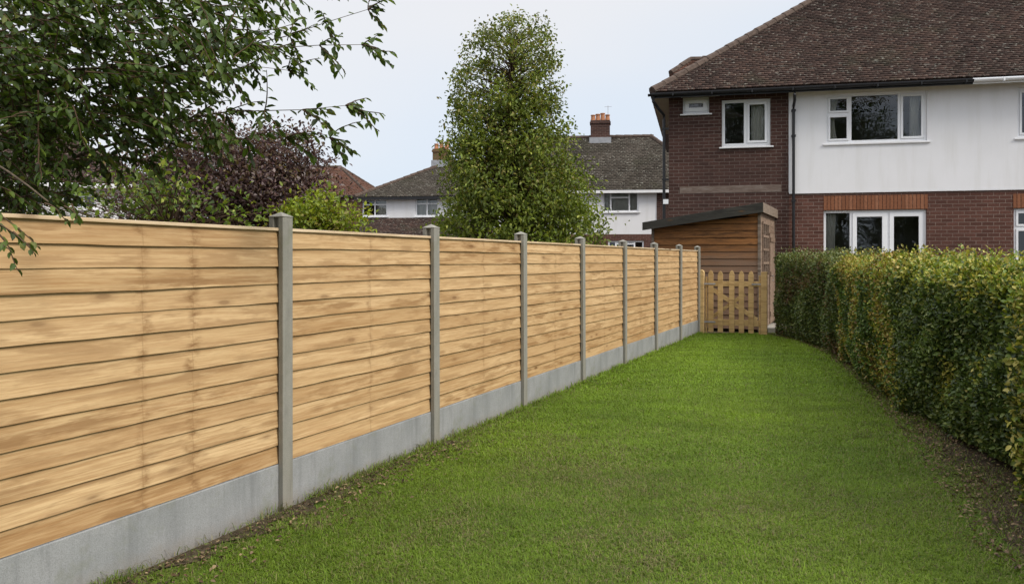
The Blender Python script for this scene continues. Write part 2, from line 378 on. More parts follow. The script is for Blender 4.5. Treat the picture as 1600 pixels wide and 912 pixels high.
FD = Vector((0.4121, 0.9113, 0)); FN = Vector((0.9113, -0.4121, 0))       # fence direction; towards the lawn
FO = Vector((-1.422, 4.966, 0)); FANG = math.atan2(FD.y, FD.x)
def fence_pt(x, y=0.0, z=0.0): return FO + FD * x - FN * y + Vector((0, 0, z))

EDGE = np.array([(3.05, -2.0), (2.72, 2.0), (2.66, 4.4), gnd(1565, 845), gnd(1505, 770), gnd(1452, 705), gnd(1402, 645), gnd(1352, 592), gnd(1305, 556), gnd(1262, 536), gnd(1222, 528)])
def edge_x(y): return np.interp(y, EDGE[:, 1], EDGE[:, 0])
def hnoise(x, y, s, seed=0):
    a = 0
    r = np.random.default_rng(seed)
    for i in range(5):
        t = r.random() * 6.283; k = s * (0.7 + 0.9 * r.random()); a = a + np.sin((x * math.cos(t) + y * math.sin(t)) * k + r.random() * 6.283)
    return a / 5
def gz(x, y): return 0.012 * hnoise(x, y, 1.3, 3) + 0.008 * hnoise(x, y, 4.0, 5)

# lawn sheet (grid) bounded by the fence foot, the hedge bed and the gate
def sheet(name, y0, y1, xl, xr, mat, z, n=40, m_=60, kind='structure', dz=None):
    ys = np.linspace(y0, y1, m_); V = []
    for y in ys:
        a, b = xl(y), xr(y)
        for x in np.linspace(a, b, n): V.append((x, y, z + gz(x, y) + (dz(x, y) if dz else 0)))
    Q = [(j * n + i, j * n + i + 1, (j + 1) * n + i + 1, (j + 1) * n + i) for j in range(m_ - 1) for i in range(n - 1)]
    return tag(link(name, mesh_np(name, V, Q), mat, smooth=True), kind=kind)
def fence_x(y): return FO.x + (y - FO.y) * FD.x / FD.y
sheet("lawn", -1.0, 17.0, lambda y: fence_x(y) + 0.02, lambda y: float(edge_x(y)), MAT['lawn'], 0.02)
sheet("soil_bed", -1.0, 17.2, lambda y: float(edge_x(y)) - 0.12, lambda y: float(edge_x(y)) + 3.0, MAT['soil'], 0.004, 60, 90,
      dz=lambda x, y: 0.012 * math.sin(x * 37 + y * 11) * math.sin(y * 29) if x > edge_x(y) else 0)

tag(sheet("soil_edge", 2.2, 8.0, lambda y: fence_x(y) + 0.02, lambda y: fence_x(y) + max(0.05, (0.17 + 0.14 * float(hnoise(y, y * .3, 3.2, 77)) + 0.07 * math.sin(y * 17)) * min(1, (8.2 - y) / 1.8)), MAT['soil'], 0.026, 10, 120), kind='structure')
# grass blades: one countless mass
def blades(n, y0, y1, hmul, wmul):
    y = rng.random(n) * (y1 - y0) + y0
    xl = fence_x(y) - 0.02; xr = edge_x(y) + 0.60
    x = xl + rng.random(n) * (xr - xl)
    de = edge_x(y) - x + 0.22 * hnoise(x, y, 3.1, 11) + 0.10 * hnoise(x, y, 9, 12)     # distance to bed
    df = (x - fence_x(y)) * 0.911
    bare = 0.5 * hnoise(x, y, 2.6, 21) + 0.5 * hnoise(x, y, 6.5, 22)
    near_f = np.clip(1.15 - df / 0.40, 0, 1) * np.clip((6.0 - y) / 1.4, 0, 1) * 0.72
    near_b = np.clip(1 - (y - 3.6) / 1.6, 0, 1) * 0.35
    p = np.ones(n) * 1.0
    p -= np.clip((near_f + near_b * np.clip((bare + 0.1) * 2, 0, 1)) * np.clip(bare * 2 + 0.9, 0, 1.1), 0, 0.93)
    p *= np.clip((de + 0.50) / 0.85, 0, 1) ** 1.6
    # worn soil at each post foot
    for k in range(-1, 8):
        q = fence_pt(k * 1.88 + 0.13, -0.08); rr = 0.16 if k < 1 else 0.10
        p *= np.clip((np.hypot(x - q.x, y - q.y) / rr) ** 2, 0.05, 1)
    keep = rng.random(n) < p
    x, y, df, bare, de = x[keep], y[keep], df[keep], bare[keep], de[keep]; n = len(x)
    tall = np.clip(1 - df / 0.07, 0, 1)
    cl = hnoise(x, y, 12, 31) * 0.5 + 0.5
    h = (0.011 + 0.015 * rng.random(n) + 0.010 * cl) * hmul * (1 + 2.6 * tall * rng.random(n) ** 2 + 1.1 * (rng.random(n) < 0.015))
    w = (0.0028 + 0.0018 * rng.random(n)) * wmul
    a = rng.random(n) * 6.283; l = rng.random(n) * 1.3 + 0.4
    dx, dy = np.cos(a), np.sin(a); sx, sy = -dy, dx
    z0 = 0.02 + gz(x, y) - 0.004
    P = np.stack([x, y, z0], 1); D = np.stack([dx, dy, 0 * x], 1); S = np.stack([sx, sy, 0 * x], 1); U = np.array([0, 0, 1.0])
    m1 = P + D * (h * l * 0.35)[:, None] + U * (h * 0.6)[:, None]; tip = P + D * (h * l)[:, None] + U * (h * (1.05 - 0.35 * l))[:, None]
    V = np.stack([P - S * w[:, None] / 2, P + S * w[:, None] / 2, m1 + S * w[:, None] * 0.42, m1 - S * w[:, None] * 0.42, tip], 1).reshape(-1, 3)
    i = np.arange(n)[:, None] * 5
    Q = i + np.array([[0, 1, 2, 3]]); T = i + np.array([[3, 2, 4]])
    r = rng.random((n, 1)); pat = (hnoise(x, y, 1.6, 41) * 0.5 + 0.5)[:, None]; pat2 = (hnoise(x, y, 7.5, 42) * 0.5 + 0.5)[:, None]
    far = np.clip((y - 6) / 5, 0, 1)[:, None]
    g = np.array([0.138, 0.235, 0.012]) * (1 - pat) + np.array([0.215, 0.320, 0.020]) * pat
    pat3 = (hnoise(x, y, 16, 43) * 0.5 + 0.5)[:, None]
    pat4 = (hnoise(x, y, 3.6, 44) * 0.5 + 0.5)[:, None]
    pat5 = (hnoise(x, y, 34, 45) * 0.5 + 0.5)[:, None]
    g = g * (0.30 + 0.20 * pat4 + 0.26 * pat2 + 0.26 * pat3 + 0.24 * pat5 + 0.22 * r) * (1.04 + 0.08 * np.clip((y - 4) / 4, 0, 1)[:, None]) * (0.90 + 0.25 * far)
    straw = np.array([0.27, 0.235, 0.10]); dry = np.clip(0.065 + 0.34 * np.clip(bare, 0, 1)[:, None] * (1 - far) + 0.35 * np.clip(1 - df / 0.35, 0, 1)[:, None] * (1 - 0.6 * far) + 0.35 * np.clip(1 - de / 0.5, 0, 1)[:, None], 0, 0.75)
    worn = 0 * x
    for (wx, wy, wr, wk) in [(*gnd(905, 745), 0.55, 0.62), (*gnd(960, 860), 0.42, 0.60), (*gnd(700, 835), 0.30, 0.5), (*gnd(1120, 800), 0.35, 0.42), (*gnd(600, 880), 0.25, 0.45), (*gnd(860, 700), 0.4, 0.45), (*gnd(1330, 800), 0.35, 0.3), (*gnd(560, 805), 0.22, .4)]:
        d2 = np.hypot((x - wx) + 0.25 * hnoise(x, y, 7, 51), (y - wy) * 0.6 + 0.2 * hnoise(x, y, 8, 52)) / wr; worn = np.maximum(worn, wk * np.clip(1.3 - d2, 0, 1) * (0.55 + 0.55 * hnoise(x, y, 18, 53)))
    dry = np.clip(dry + worn[:, None] + 0.03 * (1 - far), 0, 0.6)
    isdry = rng.random((n, 1)) < dry * (1 - 0.45 * far)
    c = np.where(isdry, straw * (0.35 + 0.8 * rng.random((n, 1))), g)
    return V, Q, T, np.repeat(c, 5, 0)
Vs, Qs, Ts, Cs = [], [], [], []; off = 0
for (n, y0, y1, hm, wm) in [(260000, 3.3, 6.0, 1.0, 0.95), (190000, 6.0, 9.5, 1.05, 1.4), (150000, 9.5, 16.9, 1.1, 2.2), (9000, 0.5, 3.3, 1.0, 2.2)]:
    V, Q, T, C = blades(n, y0, y1, hm, wm)
    Vs.append(V); Qs.append(Q + off); Ts.append(T + off); Cs.append(C); off += len(V)
g = link("grass", mesh_np("grass", np.concatenate(Vs), np.concatenate(Qs), np.concatenate(Ts), {'tint': np.concatenate(Cs)}), MAT['grass'])
tag(g, "short mown green grass covering the garden lawn", "grass", kind='stuff')

# ------------------------------------------------------------------ leaves
def leaf_arrays(P, A, Nn, L, Wd, C, fold=0.25):
    """P base points, A axis unit, Nn rough normal, L length, Wd width, C colour"""
    A = A / np.linalg.norm(A, axis=1, keepdims=True)
    S = np.cross(A, Nn); S /= np.linalg.norm(S, axis=1, keepdims=True) + 1e-9
    N2 = np.cross(S, A); L = L[:, None]; Wd = Wd[:, None]
    up = N2 * Wd * fold
    v0 = P; v3 = P + A * L - N2 * L * 0.12
    v1 = P + A * L * 0.30 + S * Wd * 0.46 + up; v2 = P + A * L * 0.68 + S * Wd * 0.40 + up * 0.6
    v5 = P + A * L * 0.30 - S * Wd * 0.46 + up; v4 = P + A * L * 0.68 - S * Wd * 0.40 + up * 0.6
    V = np.stack([v0, v1, v2, v3, v4, v5], 1).reshape(-1, 3)
    i = np.arange(len(P))[:, None] * 6
    Q = np.concatenate([i + np.array([[0, 1, 2, 3]]), i + np.array([[0, 3, 4, 5]])], 0)
    return V, Q, np.repeat(C, 6, 0)
def unit(n):
    v = rng.normal(size=(n, 3)); return v / np.linalg.norm(v, axis=1, keepdims=True)
def palette(n, cols, w=None, jit=0.25):
    cols = np.array(cols); i = rng.choice(len(cols), n, p=w)
    return cols[i] * (1 - jit + 2 * jit * rng.random((n, 1)))

# leaf litter and loose crumbs on the bed and by the fence foot
n = 9000
y = rng.random(n) * 13.4 + 3.3; x = edge_x(y) - 0.15 + np.abs(rng.normal(size=n)) * 0.55
n2 = 900
y2 = 3.4 + rng.random(n2) * 3.4; x2 = fence_x(y2) + 0.06 + np.abs(rng.normal(size=n2)) * 0.22
x = np.concatenate([x, x2]); y = np.concatenate([y, y2]); n = len(x)
A = unit(n); A[:, 2] *= 0.25; Nn = unit(n) * 0.4 + np.array([0, 0, 1])
L = 0.012 + 0.022 * rng.random(n)
V, Q, C = leaf_arrays(np.stack([x, y, 0.034 + gz(x, y) + 0.01 * rng.random(n)], 1), A, Nn, L, L * 0.6,
                      palette(n, [(0.22, 0.15, 0.09), (0.12, 0.07, 0.04), (0.30, 0.22, 0.12), (0.10, 0.12, 0.03), (0.07, 0.045, 0.03)], [.3, .25, .13, .12, .2]))
tag(link("leaf_litter", mesh_np("leaf_litter", V, Q, None, {'tint': C}), MAT['litter']), "dry leaves and crumbs scattered on the soil under the hedge and fence", "leaf litter", kind='stuff')

# ------------------------------------------------------------------ fence
fence = empty("fence", FO, FANG, "new pale softwood lap panel fence with grey concrete posts along left of lawn", "fence")
PH, GB = 1.768, 0.297       # panel top, gravel board top
def post(x):
    w, d, fl, web = 0.094, 0.110, 0.034, 0.03
    b = B(); zt = 1.835; m = w / 2
    prof = [(0, 0), (w, 0), (w, fl), (m + web / 2, fl + 0.004), (m + web / 2, d - fl - 0.004), (w, d - fl), (w, d), (0, d), (0, d - fl), (m - web / 2, d - fl - 0.004), (m - web / 2, fl + 0.004), (0, fl)]
    b.prism([(px, py, -0.15) for px, py in prof], (0, 0, 0.15 + zt))
    c0 = [(0.0, 0.0), (w, 0.0), (w, d), (0, d)]
    e = 0.003
    lo = [(-e, -e, zt + .001), (w + e, -e, zt + .001), (w + e, d + e, zt + .001), (-e, d + e, zt + .001)]
    hi = [(p[0], p[1], zt + 0.006) for p in lo]; ap = (m, d / 2, zt + 0.036)
    b._add(lo + hi + [ap], [(3, 2, 1, 0), (0, 1, 5, 4), (1, 2, 6, 5), (2, 3, 7, 6), (3, 0, 4, 7), (4, 5, 8), (5, 6, 8), (6, 7, 8), (7, 4, 8)])
    o = b.build("post", MAT['post'], fence, bevel=0.003)
    o.location = (x, 0, 0); o.rotation_euler = (R(random.uniform(-.15, .15)), R(random.uniform(-.2, .2)), 0); return o
def gravel_board(x, ln):
    b = B(); b.box((0, 0.036, -0.05), (ln, 0.072, GB)); o = b.build("gravel_board", MAT['gravel'], fence, bevel=0.005); o.location = (x, 0, 0); return o
def panel(x, ln, k):
    v = []; f = []; r = []
    nb = 13; ex = (PH - 0.012 - GB - 0.008) / nb; seg = 40
    for i in range(nb):
        rnd = tuple(rng.random(3)); zb = GB + 0.006 + i * ex; zt = zb + ex + 0.012
        ph = rng.random(4) * 6.28; th = 0.008 + 0.003 * rng.random(); bow = rng.normal() * 0.002
        amp = 0.0035 if i else 0.001
        base = len(v)
        for s in range(seg + 1):
            xx = ln * s / seg
            wv = amp * (math.sin(xx * 3.1 + ph[0]) * .6 + math.sin(xx * 8.3 + ph[1]) * .3 + math.sin(xx * 19 + ph[2]) * .18)
            yf = 0.040 + bow * math.sin(xx * 2 + ph[3])
            yb = yf + 0.018
            # section: bottom front, top front, top back, bottom back
            v += [(xx, yf, zb + wv), (xx, yb - 0.004, zt), (xx, yb + 0.002, zt), (xx, yf + th, zb + wv)]; r += [rnd] * 4
        for s in range(seg):
            a = base + s * 4; c = a + 4
            f += [(a, c, c + 1, a + 1), (a + 3, a + 2, c + 2, c + 3), (a, a + 3, c + 3, c), (a + 1, c + 1, c + 2, a + 2)]
        f += [(base, base + 1, base + 2, base + 3), (base + seg * 4 + 3, base + seg * 4 + 2, base + seg * 4 + 1, base + seg * 4)]
    b = B(); b.v = v; b.f = f; b.r = r
    o = b.build("fence_panel", MAT['wood_stained'] if k == -1 else MAT['wood'], fence); o.location = (x, 0, 0)
    c = B(); c.box((0.0, 0.034, PH - 0.018), (ln, 0.078, PH)); c = c.build("capping_strip", MAT['cap'], o, bevel=0.002)
    for xx in (0.03, ln / 2 - 0.02, ln - 0.07): t = B(); t.box((xx, 0.070, GB + 0.01), (xx + 0.04, 0.088, PH - 0.021)); t.build("batten", MAT['cap'], o)
    return o
xs = [-3.76, -1.88] + [k * 1.88 for k in range(7)] + [13.03]
for i, x in enumerate(xs):
    post(x)
    if i < len(xs) - 1:
        ln = xs[i + 1] - x - 0.094 + 0.040
        gravel_board(x + 0.094 - 0.020, ln); panel(x + 0.094 - 0.020, ln, i - 2)

# ------------------------------------------------------------------ picket gate
G0 = Vector((3.955, 16.98, 0)); GANG = math.atan2(-0.4121, 0.9113)
gate = empty("picket_gate", G0, GANG, "low wooden picket gate between fence end and hedge", "gate")
def rounded_post(x0, x1, y0, y1, h, style):
    b = B(); n = 8; xm = (x0 + x1) / 2; poly = [(x0, y0, -0.1), (x1, y0, -0.1)]
    if style == 'round':
        for i in range(n + 1):
            t = math.pi * i / n; poly.append((xm + (x1 - x0) / 2 * math.cos(t), y0, h - 0.055 + 0.055 * math.sin(t)))
    else: poly += [(x1, y0, h), (x0, y0, h)]
    b.prism(poly, (0, y1 - y0, 0)); return b
rounded_post(0.005, 0.125, -0.06, 0.05, 1.36, 'round').build("gate_post", MAT['gate'], gate, bevel=0.004)
rounded_post(1.285, 1.405, -0.06, 0.05, 1.325, 'flat').build("gate_post", MAT['gate'], gate, bevel=0.006)
b = B(); b.box((0.150, 0.0, 0.03), (0.185, 0.03, 1.22)); b.build("stile", MAT['gate'], gate)
b = B(); b.box((1.235, 0.0, 0.03), (1.272, 0.03, 1.25)); b.build("stile", MAT['gate'], gate)
for xc in (0.265, 0.462, 0.695, 0.890, 1.083):
    b = B(); w = 0.053; top = 1.345 + random.uniform(-.008, .008)
    b.prism([(xc - w, -0.026, 0.055), (xc + w, -0.026, 0.055), (xc + w, -0.026, top - 0.08), (xc + w * 0.55, -0.026, top - 0.02), (xc, -0.026, top), (xc - w * 0.55, -0.026, top - 0.02), (xc - w, -0.026, top - 0.08)], (0, 0.022, 0))
    b.build("picket", MAT['gate'], gate, bevel=0.002)
for z0, z1 in ((0.20, 0.325), (1.015, 1.125)):
    b = B(); b.box((0.188, -0.002, z0), (1.232, 0.032, z1)); b.build("rail", MAT['gate'], gate, bevel=0.002)
def brace(p, q, w, y):
    p, q = Vector(p), Vector(q); d = (q - p).normalized(); s = Vector((-d.z, 0, d.x)) * w / 2
    b = B(); b.prism([p - s, q - s, q + s, p + s], (0, 0.02, 0)); return b.build("brace", MAT['gate'], gate)
brace((0.22, 0.002, 1.005), (1.20, 0.002, 0.335), 0.085, 0)
brace((0.24, 0.025, 0.335), (0.95, 0.025, 0.86), 0.075, 0)
for z in (0.27, 1.07):
    b = B(); b.box((0.118, -0.034, z - 0.018), (0.36, -0.0275, z + 0.012)); b.build("hinge", MAT['lead'], gate)
b = B(); b.box((1.10, -0.040, 1.055), (1.31, -0.0275, 1.080)); b.tube([(1.2, -0.05, 1.07), (1.2, -0.028, 1.07)], 0.012); b.build("latch", MAT['lead'], gate)

# ------------------------------------------------------------------ shed
S0 = Vector((388 / F * 17.45, 17.45, 0)); SW, SL = 2.40, 2.75      # front right corner; local -x goes left along the front
shed = empty("garden_shed", S0, GANG, "weathered orange brown timber shed with sloping felt roof behind picket gate", "shed")
slope = 0.40 / 2.75
def ztop(x): return 2.70 + x * slope      # x <= 0
b = B(); z = 0.05; i = 0
while z < 2.9:                              # boards of the front
    h = 0.155; x0 = max(-SW, (z + 0.02 - 2.70) / slope) if z + 0.02 > ztop(-SW) else -SW
    if x0 < -0.1:
        za, zb = min(z + h - 0.006, ztop(x0)), min(z + h - 0.006, ztop(0))
        if zb > z + 0.01:
            d = 0.012 * random.random()
            xa = x0
            b.prism([(xa, -0.012, z), (-0.05, -0.012, z), (-0.05, 0.004, zb), (xa, 0.004, za)], (0, 0.02, 0))
    z += h; i += 1
fw = b.build("front_wall", MAT['shed'], shed, bevel=0.002)
m = MAT['shed'].copy(); m.name = "two_tone_shed_board"
mm = m.node_tree  # lower boards faded towards pink grey
bs = next(n for n in mm.nodes if n.type == 'BSDF_PRINCIPLED'); src = bs.inputs['Base Color'].links[0].from_socket
mx2 = mm.nodes.new("ShaderNodeMix"); mx2.data_type = 'RGBA'; tcn = mm.nodes.new("ShaderNodeTexCoord"); spn = mm.nodes.new("ShaderNodeSeparateXYZ")
mm.links.new(tcn.outputs['Object'], spn.inputs[0]); nzn = mm.nodes.new("ShaderNodeTexNoise"); nzn.inputs['Scale'].default_value = 1.3
mp2 = mm.nodes.new("ShaderNodeMapping"); mp2.inputs['Scale'].default_value = (0.5, 1, 7); mm.links.new(tcn.outputs['Object'], mp2.inputs[0]); mm.links.new(mp2.outputs[0], nzn.inputs['Vector'])
mad = mm.nodes.new("ShaderNodeMath"); mad.operation = 'MULTIPLY_ADD'; mm.links.new(nzn.outputs[0], mad.inputs[0]); mad.inputs[1].default_value = -0.9; mm.links.new(spn.outputs[2], mad.inputs[2])
rp = mm.nodes.new("ShaderNodeValToRGB"); rp.color_ramp.elements[0].position = 0.05; rp.color_ramp.elements[0].color = (0.75, 0.75, 0.75, 1)
rp.color_ramp.elements[1].position = 0.45; rp.color_ramp.elements[1].color = (0, 0, 0, 1)
sh = mm.nodes.new("ShaderNodeMath"); sh.operation = 'SUBTRACT'; mm.links.new(mad.outputs[0], sh.inputs[0]); sh.inputs[1].default_value = 0.95
mm.links.new(sh.outputs[0], rp.inputs[0]); mm.links.new(rp.outputs[0], mx2.inputs['Factor']); mm.links.new(src, mx2.inputs['A'])
mx2.inputs['B'].default_value = (0.20, 0.135, 0.095, 1); mm.links.new(mx2.outputs['Result'], bs.inputs['Base Color'])
fw.data.materials[0] = m
b = B()
for z in np.arange(0.05, 2.65, 0.155): b.box((-0.02, 0.02, z), (0.0, SL, min(z + 0.150, 2.62)))
b.build("side_wall", MAT['shed_old'], shed, bevel=0.002)
b = B(); b.box((-SW, SL - 0.02, 0.03), (-0.021, SL, 2.30)); b.box((-SW, 0.022, 0.03), (-SW + 0.02, SL - 0.021, 2.30)); b.build("rear_wall", MAT['shed_old'], shed)
b = B(); b.box((-0.052, -0.022, 0.02), (0.012, 0.015, 2.66)); b.build("corner_board", MAT['fascia_old'], shed, bevel=0.003)
b = B(); b.box((-SW - 0.012, -0.022, 0.02), (-SW + 0.05, 0.015, 2.33)); b.build("corner_board", MAT['fascia_old'], shed, bevel=0.003)
b = B(); b.box((-0.03, SL - 0.06, 0.02), (0.014, SL + 0.01, 2.64)); b.build("corner_board", MAT['fascia_old'], shed, bevel=0.003)
# roof: sloped slab with deep dark fascia
xl, xr, yf, yb = -SW - 0.17, 0.06, -0.17, SL + 0.12
zl, zr = ztop(xl) + 0.09, ztop(xr) + 0.09
b = B(); b.prism([(xl, yf, zl - 0.05), (xr, yf, zr - 0.05), (xr, yf, zr), (xl, yf, zl)], (0, yb - yf, 0)); roof_s = b.build("roof", MAT['felt'], shed)
b = B(); b.prism([(xl - 0.01, yf - 0.024, zl - 0.17), (xr + 0.02, yf - 0.024, zr - 0.20), (xr + 0.02, yf - 0.024, zr + 0.012), (xl - 0.01, yf - 0.024, zl + 0.012)], (0, 0.022, 0)); b.build("fascia", MAT['fascia'], roof_s, bevel=0.003)
b = B(); b.box((xr + 0.002, yf, zr - 0.20), (xr + 0.024, yb, zr + 0.012)); b.build("fascia", MAT['fascia_old'], roof_s, bevel=0.003)
# lattice window and door in the right side
wd = B()
for yy in np.linspace(0.35, 1.35, 4): wd.box((0.003, yy - 0.025, 1.20), (0.028, yy + 0.025, 2.40))
for zz in np.linspace(1.20, 2.40, 5): wd.box((0.004, 0.32, zz - 0.025), (0.030, 1.38, zz + 0.025))
win = wd.build("window", MAT['fascia_old'], shed); win.data.materials[0] = MAT['shed_old']
b = B(); b.box((0.001, 0.34, 1.21), (0.0035, 1.36, 2.39)); b.build("pane", MAT['glass'], win)
b = B()
for yy in np.arange(1.62, 2.5, 0.125): b.box((0.003, yy, 0.08), (0.022, yy + 0.120, 2.20))
for zz in (0.25, 1.2, 2.0): b.box((0.0225, 1.62, zz), (0.045, 2.49, zz + 0.1))
dr = b.build("door", MAT['shed_old'], shed); b = B(); b.tube([(0.05, 1.70, 1.08), (0.085, 1.70, 1.08), (0.085, 1.70, 1.2), (0.05, 1.70, 1.2)], 0.008); b.build("handle", MAT['metal'], dr)

# ------------------------------------------------------------------ roofs
def tile_slope(O, U, Vv, Nn, poly, ew=0.17, eh=0.118, th=0.024):
    """tiles over a polygon (in (u,v) coordinates) on plane O + uU + vV with normal N"""
    poly = np.array(poly); umin, vmin = poly.min(0); umax, vmax = poly.max(0)
    rows = int((vmax - vmin) / eh) + 1; cols = int((umax - umin) / ew) + 2
    uu, vv = np.meshgrid(np.arange(cols), np.arange(rows)); odd = (vv % 2) * 0.5
    u = umin + (uu - 0.5 + odd) * ew; v = vmin + vv * eh; u = u.ravel(); v = v.ravel()
    ins = np.zeros(len(u), bool); k = len(poly); uc = u + ew / 2; vc = v + eh / 2
    for i in range(k):
        a, b_ = poly[i], poly[(i + 1) % k]
        cond = ((a[1] > vc) != (b_[1] > vc)); xint = (b_[0] - a[0]) * (vc - a[1]) / (b_[1] - a[1] + 1e-12) + a[0]
        ins ^= cond & (uc < xint)
    u, v = u[ins], v[ins]; n = len(u)
    g = 0.003; dz = rng.normal(size=n) * 0.0025; lf = th + 0.012 + np.abs(rng.normal(size=n)) * 0.003; sk = rng.normal(size=n) * 0.003
    def P(a, b_, c): return (np.array(O)[None] + np.outer(a, U) + np.outer(b_, Vv) + np.outer(c, Nn))
    top = eh * 1.35
    w1 = u + g; w2 = u + ew - g
    V = np.stack([P(w1, v + sk, lf + dz), P(w2, v - sk, lf + dz * .3), P(w2, v + top, 0.004 + 0 * dz), P(w1, v + top, 0.004 + 0 * dz),
                  P(w1, v + sk, lf + dz - th), P(w2, v - sk, lf + dz * .3 - th)], 1).reshape(-1, 3)
    i = np.arange(n)[:, None] * 6
    Q = np.concatenate([i + np.array([[0, 1, 2, 3]]), i + np.array([[4, 5, 1, 0]])]); T = np.concatenate([i + np.array([[5, 2, 1]]), i + np.array([[4, 0, 3]])])
    r = np.repeat(rng.random((n, 3)), 6, 0)
    return V, Q, T, r
def cross(a, b): return np.cross(np.array(a, float), np.array(b, float))
def hip_roof(parent, x0, x1, y0, y1, ze, pitch, mat, hipL=True, hipR=True, name="roof", ew=0.17, eh=0.118):
    """hip roof over eaves rectangle in local coordinates; tiles on every slope, one mesh"""
    hd = (y1 - y0) / 2; zr = ze + hd * math.tan(pitch); rl = x0 + hd if hipL else x0; rr = x1 - hd if hipR else x1
    c, s = math.cos(pitch), math.sin(pitch); sl = hd / c; L = x1 - x0
    Vs, Qs, Ts, Rs = [], [], [], []; off = 0
    def add(V, Q, T, r):
        nonlocal off
        Vs.append(V); Qs.append(Q + off); Ts.append(T + off); Rs.append(r); off += len(V)
    add(*tile_slope((x0, y0, ze), (1, 0, 0), (0, c, s), (0, -s, c), [(0, 0), (L, 0), (rr - x0, sl), (rl - x0, sl)], ew, eh))
    add(*tile_slope((x1, y1, ze), (-1, 0, 0), (0, -c, s), (0, s, c), [(0, 0), (L, 0), (L - (rl - x0), sl), (x1 - rr, sl)], ew, eh))
    if hipL: add(*tile_slope((x0, y1, ze), (0, -1, 0), (c, 0, s), (-s, 0, c), [(0, 0), (2 * hd, 0), (hd, sl)], ew, eh))
    if hipR: add(*tile_slope((x1, y0, ze), (0, 1, 0), (-c, 0, s), (s, 0, c), [(0, 0), (2 * hd, 0), (hd, sl)], ew, eh))
    # underlay
    A = np.array([(x0, y0, ze), (x1, y0, ze), (x1, y1, ze), (x0, y1, ze), (rl, y0 + hd, zr), (rr, y0 + hd, zr)], float) - np.array([0, 0, 0.03])
    Vs.append(A); Rs.append(np.full((6, 3), .4)); Qs.append(np.array([[0, 1, 5, 4], [2, 3, 4, 5], [0, 3, 2, 1]]) + off); Ts.append(np.array([[3, 0, 4], [1, 2, 5]]) + off)
    o = link(name, mesh_np(name, np.concatenate(Vs), np.concatenate(Qs), np.concatenate(Ts), {'rnd': np.concatenate(Rs)}), mat, parent)
    rt = B()
    def ridge(p, q):
        p, q = Vector(p), Vector(q); n = max(2, int((q - p).length / 0.42)); 
        for i in range(n):
            a = p.lerp(q, i / n); e = p.lerp(q, (i + 1) / n + 0.015); a.z += 0.012 + random.uniform(0, .012); e.z += 0.004
            rt.tube([a, e], [0.115, 0.105], 8)
    ridge((rl, y0 + hd, zr), (rr, y0 + hd, zr))
    if hipL: ridge((x0 + .05, y0 + .05, ze + .02), (rl, y0 + hd, zr)); ridge((x0 + .05, y1 - .05, ze + .02), (rl, y0 + hd, zr))
    if hipR: ridge((x1 - .05, y0 + .05, ze + .02), (rr, y0 + hd, zr)); ridge((x1 - .05, y1 - .05, ze + .02), (rr, y0 + hd, zr))
    rt.build("ridge_tiles", MAT['ridge'], o)
    return o, zr

# ------------------------------------------------------------------ buildings: facade frame
class Facade:
    """front wall plane through px column pxm at depth D, turned by ang; local x along the wall, y into the house"""
    def __init__(s, px0, pxm, D, ang):
        s.u = np.array([math.cos(ang), math.sin(ang)]); s.n = np.array([-math.sin(ang), math.cos(ang)])
        s.ang = ang; s.c = np.array([(pxm - CX) / F * D, D]) @ s.n; s.O = s.ray(px0, 0)
    def ray(s, px, off=0.0):
        d = np.array([(px - CX) / F, 1.0]); return d * ((s.c + off) / (d @ s.n))
    def xz(s, px, py, off=0.0):
        p = s.ray(px, off); return float((p - s.O) @ s.u), CH + (HZ - py) / F * p[1]
    def rect(s, x0, y0, x1, y1, off=0.0):
        """pixel rect -> local (xa, xb, zbottom, ztop)"""
        a, zt1 = s.xz(x0, y0, off); b_, zt2 = s.xz(x1, y0, off); _, zb1 = s.xz(x0, y1, off); _, zb2 = s.xz(x1, y1, off)
        return a, b_, (zb1 + zb2) / 2, (zt1 + zt2) / 2

def wall_holes(x0, x1, z0, z1, holes, y=0.0, th=0.28):
    b = B(); X = sorted({x0, x1, *[h[0] for h in holes], *[h[1] for h in holes]}); Z = sorted({z0, z1, *[h[2] for h in holes], *[h[3] for h in holes]})
    X = [x for x in X if x0 <= x <= x1]; Z = [z for z in Z if z0 <= z <= z1]
    for i in range(len(X) - 1):
        for j in range(len(Z) - 1):
            xc, zc = (X[i] + X[i + 1]) / 2, (Z[j] + Z[j + 1]) / 2
            if any(h[0] < xc < h[1] and h[2] < zc < h[3] for h in holes): continue
            b.quad((X[i], y, Z[j]), (X[i + 1], y, Z[j]), (X[i + 1], y, Z[j + 1]), (X[i], y, Z[j + 1]))
    for h in holes:
        a, c, d, e = h; a, c, d, e = max(a, x0), min(c, x1), max(d, z0), min(e, z1)
        if a >= c or d >= e: continue
        b.quad((a, y, d), (a, y + th, d), (a, y + th, e), (a, y, e)); b.quad((c, y, d), (c, y, e), (c, y + th, e), (c, y + th, d))
        b.quad((a, y, e), (a, y + th, e), (c, y + th, e), (c, y, e)); b.quad((a, y, d), (c, y, d), (c, y + th, d), (a, y + th, d))
    return b
def build_open(b, name, mat, parent):
    me = bpy.data.meshes.new(name); me.from_pydata(b.v, [], b.f); return link(name, me, mat, parent)

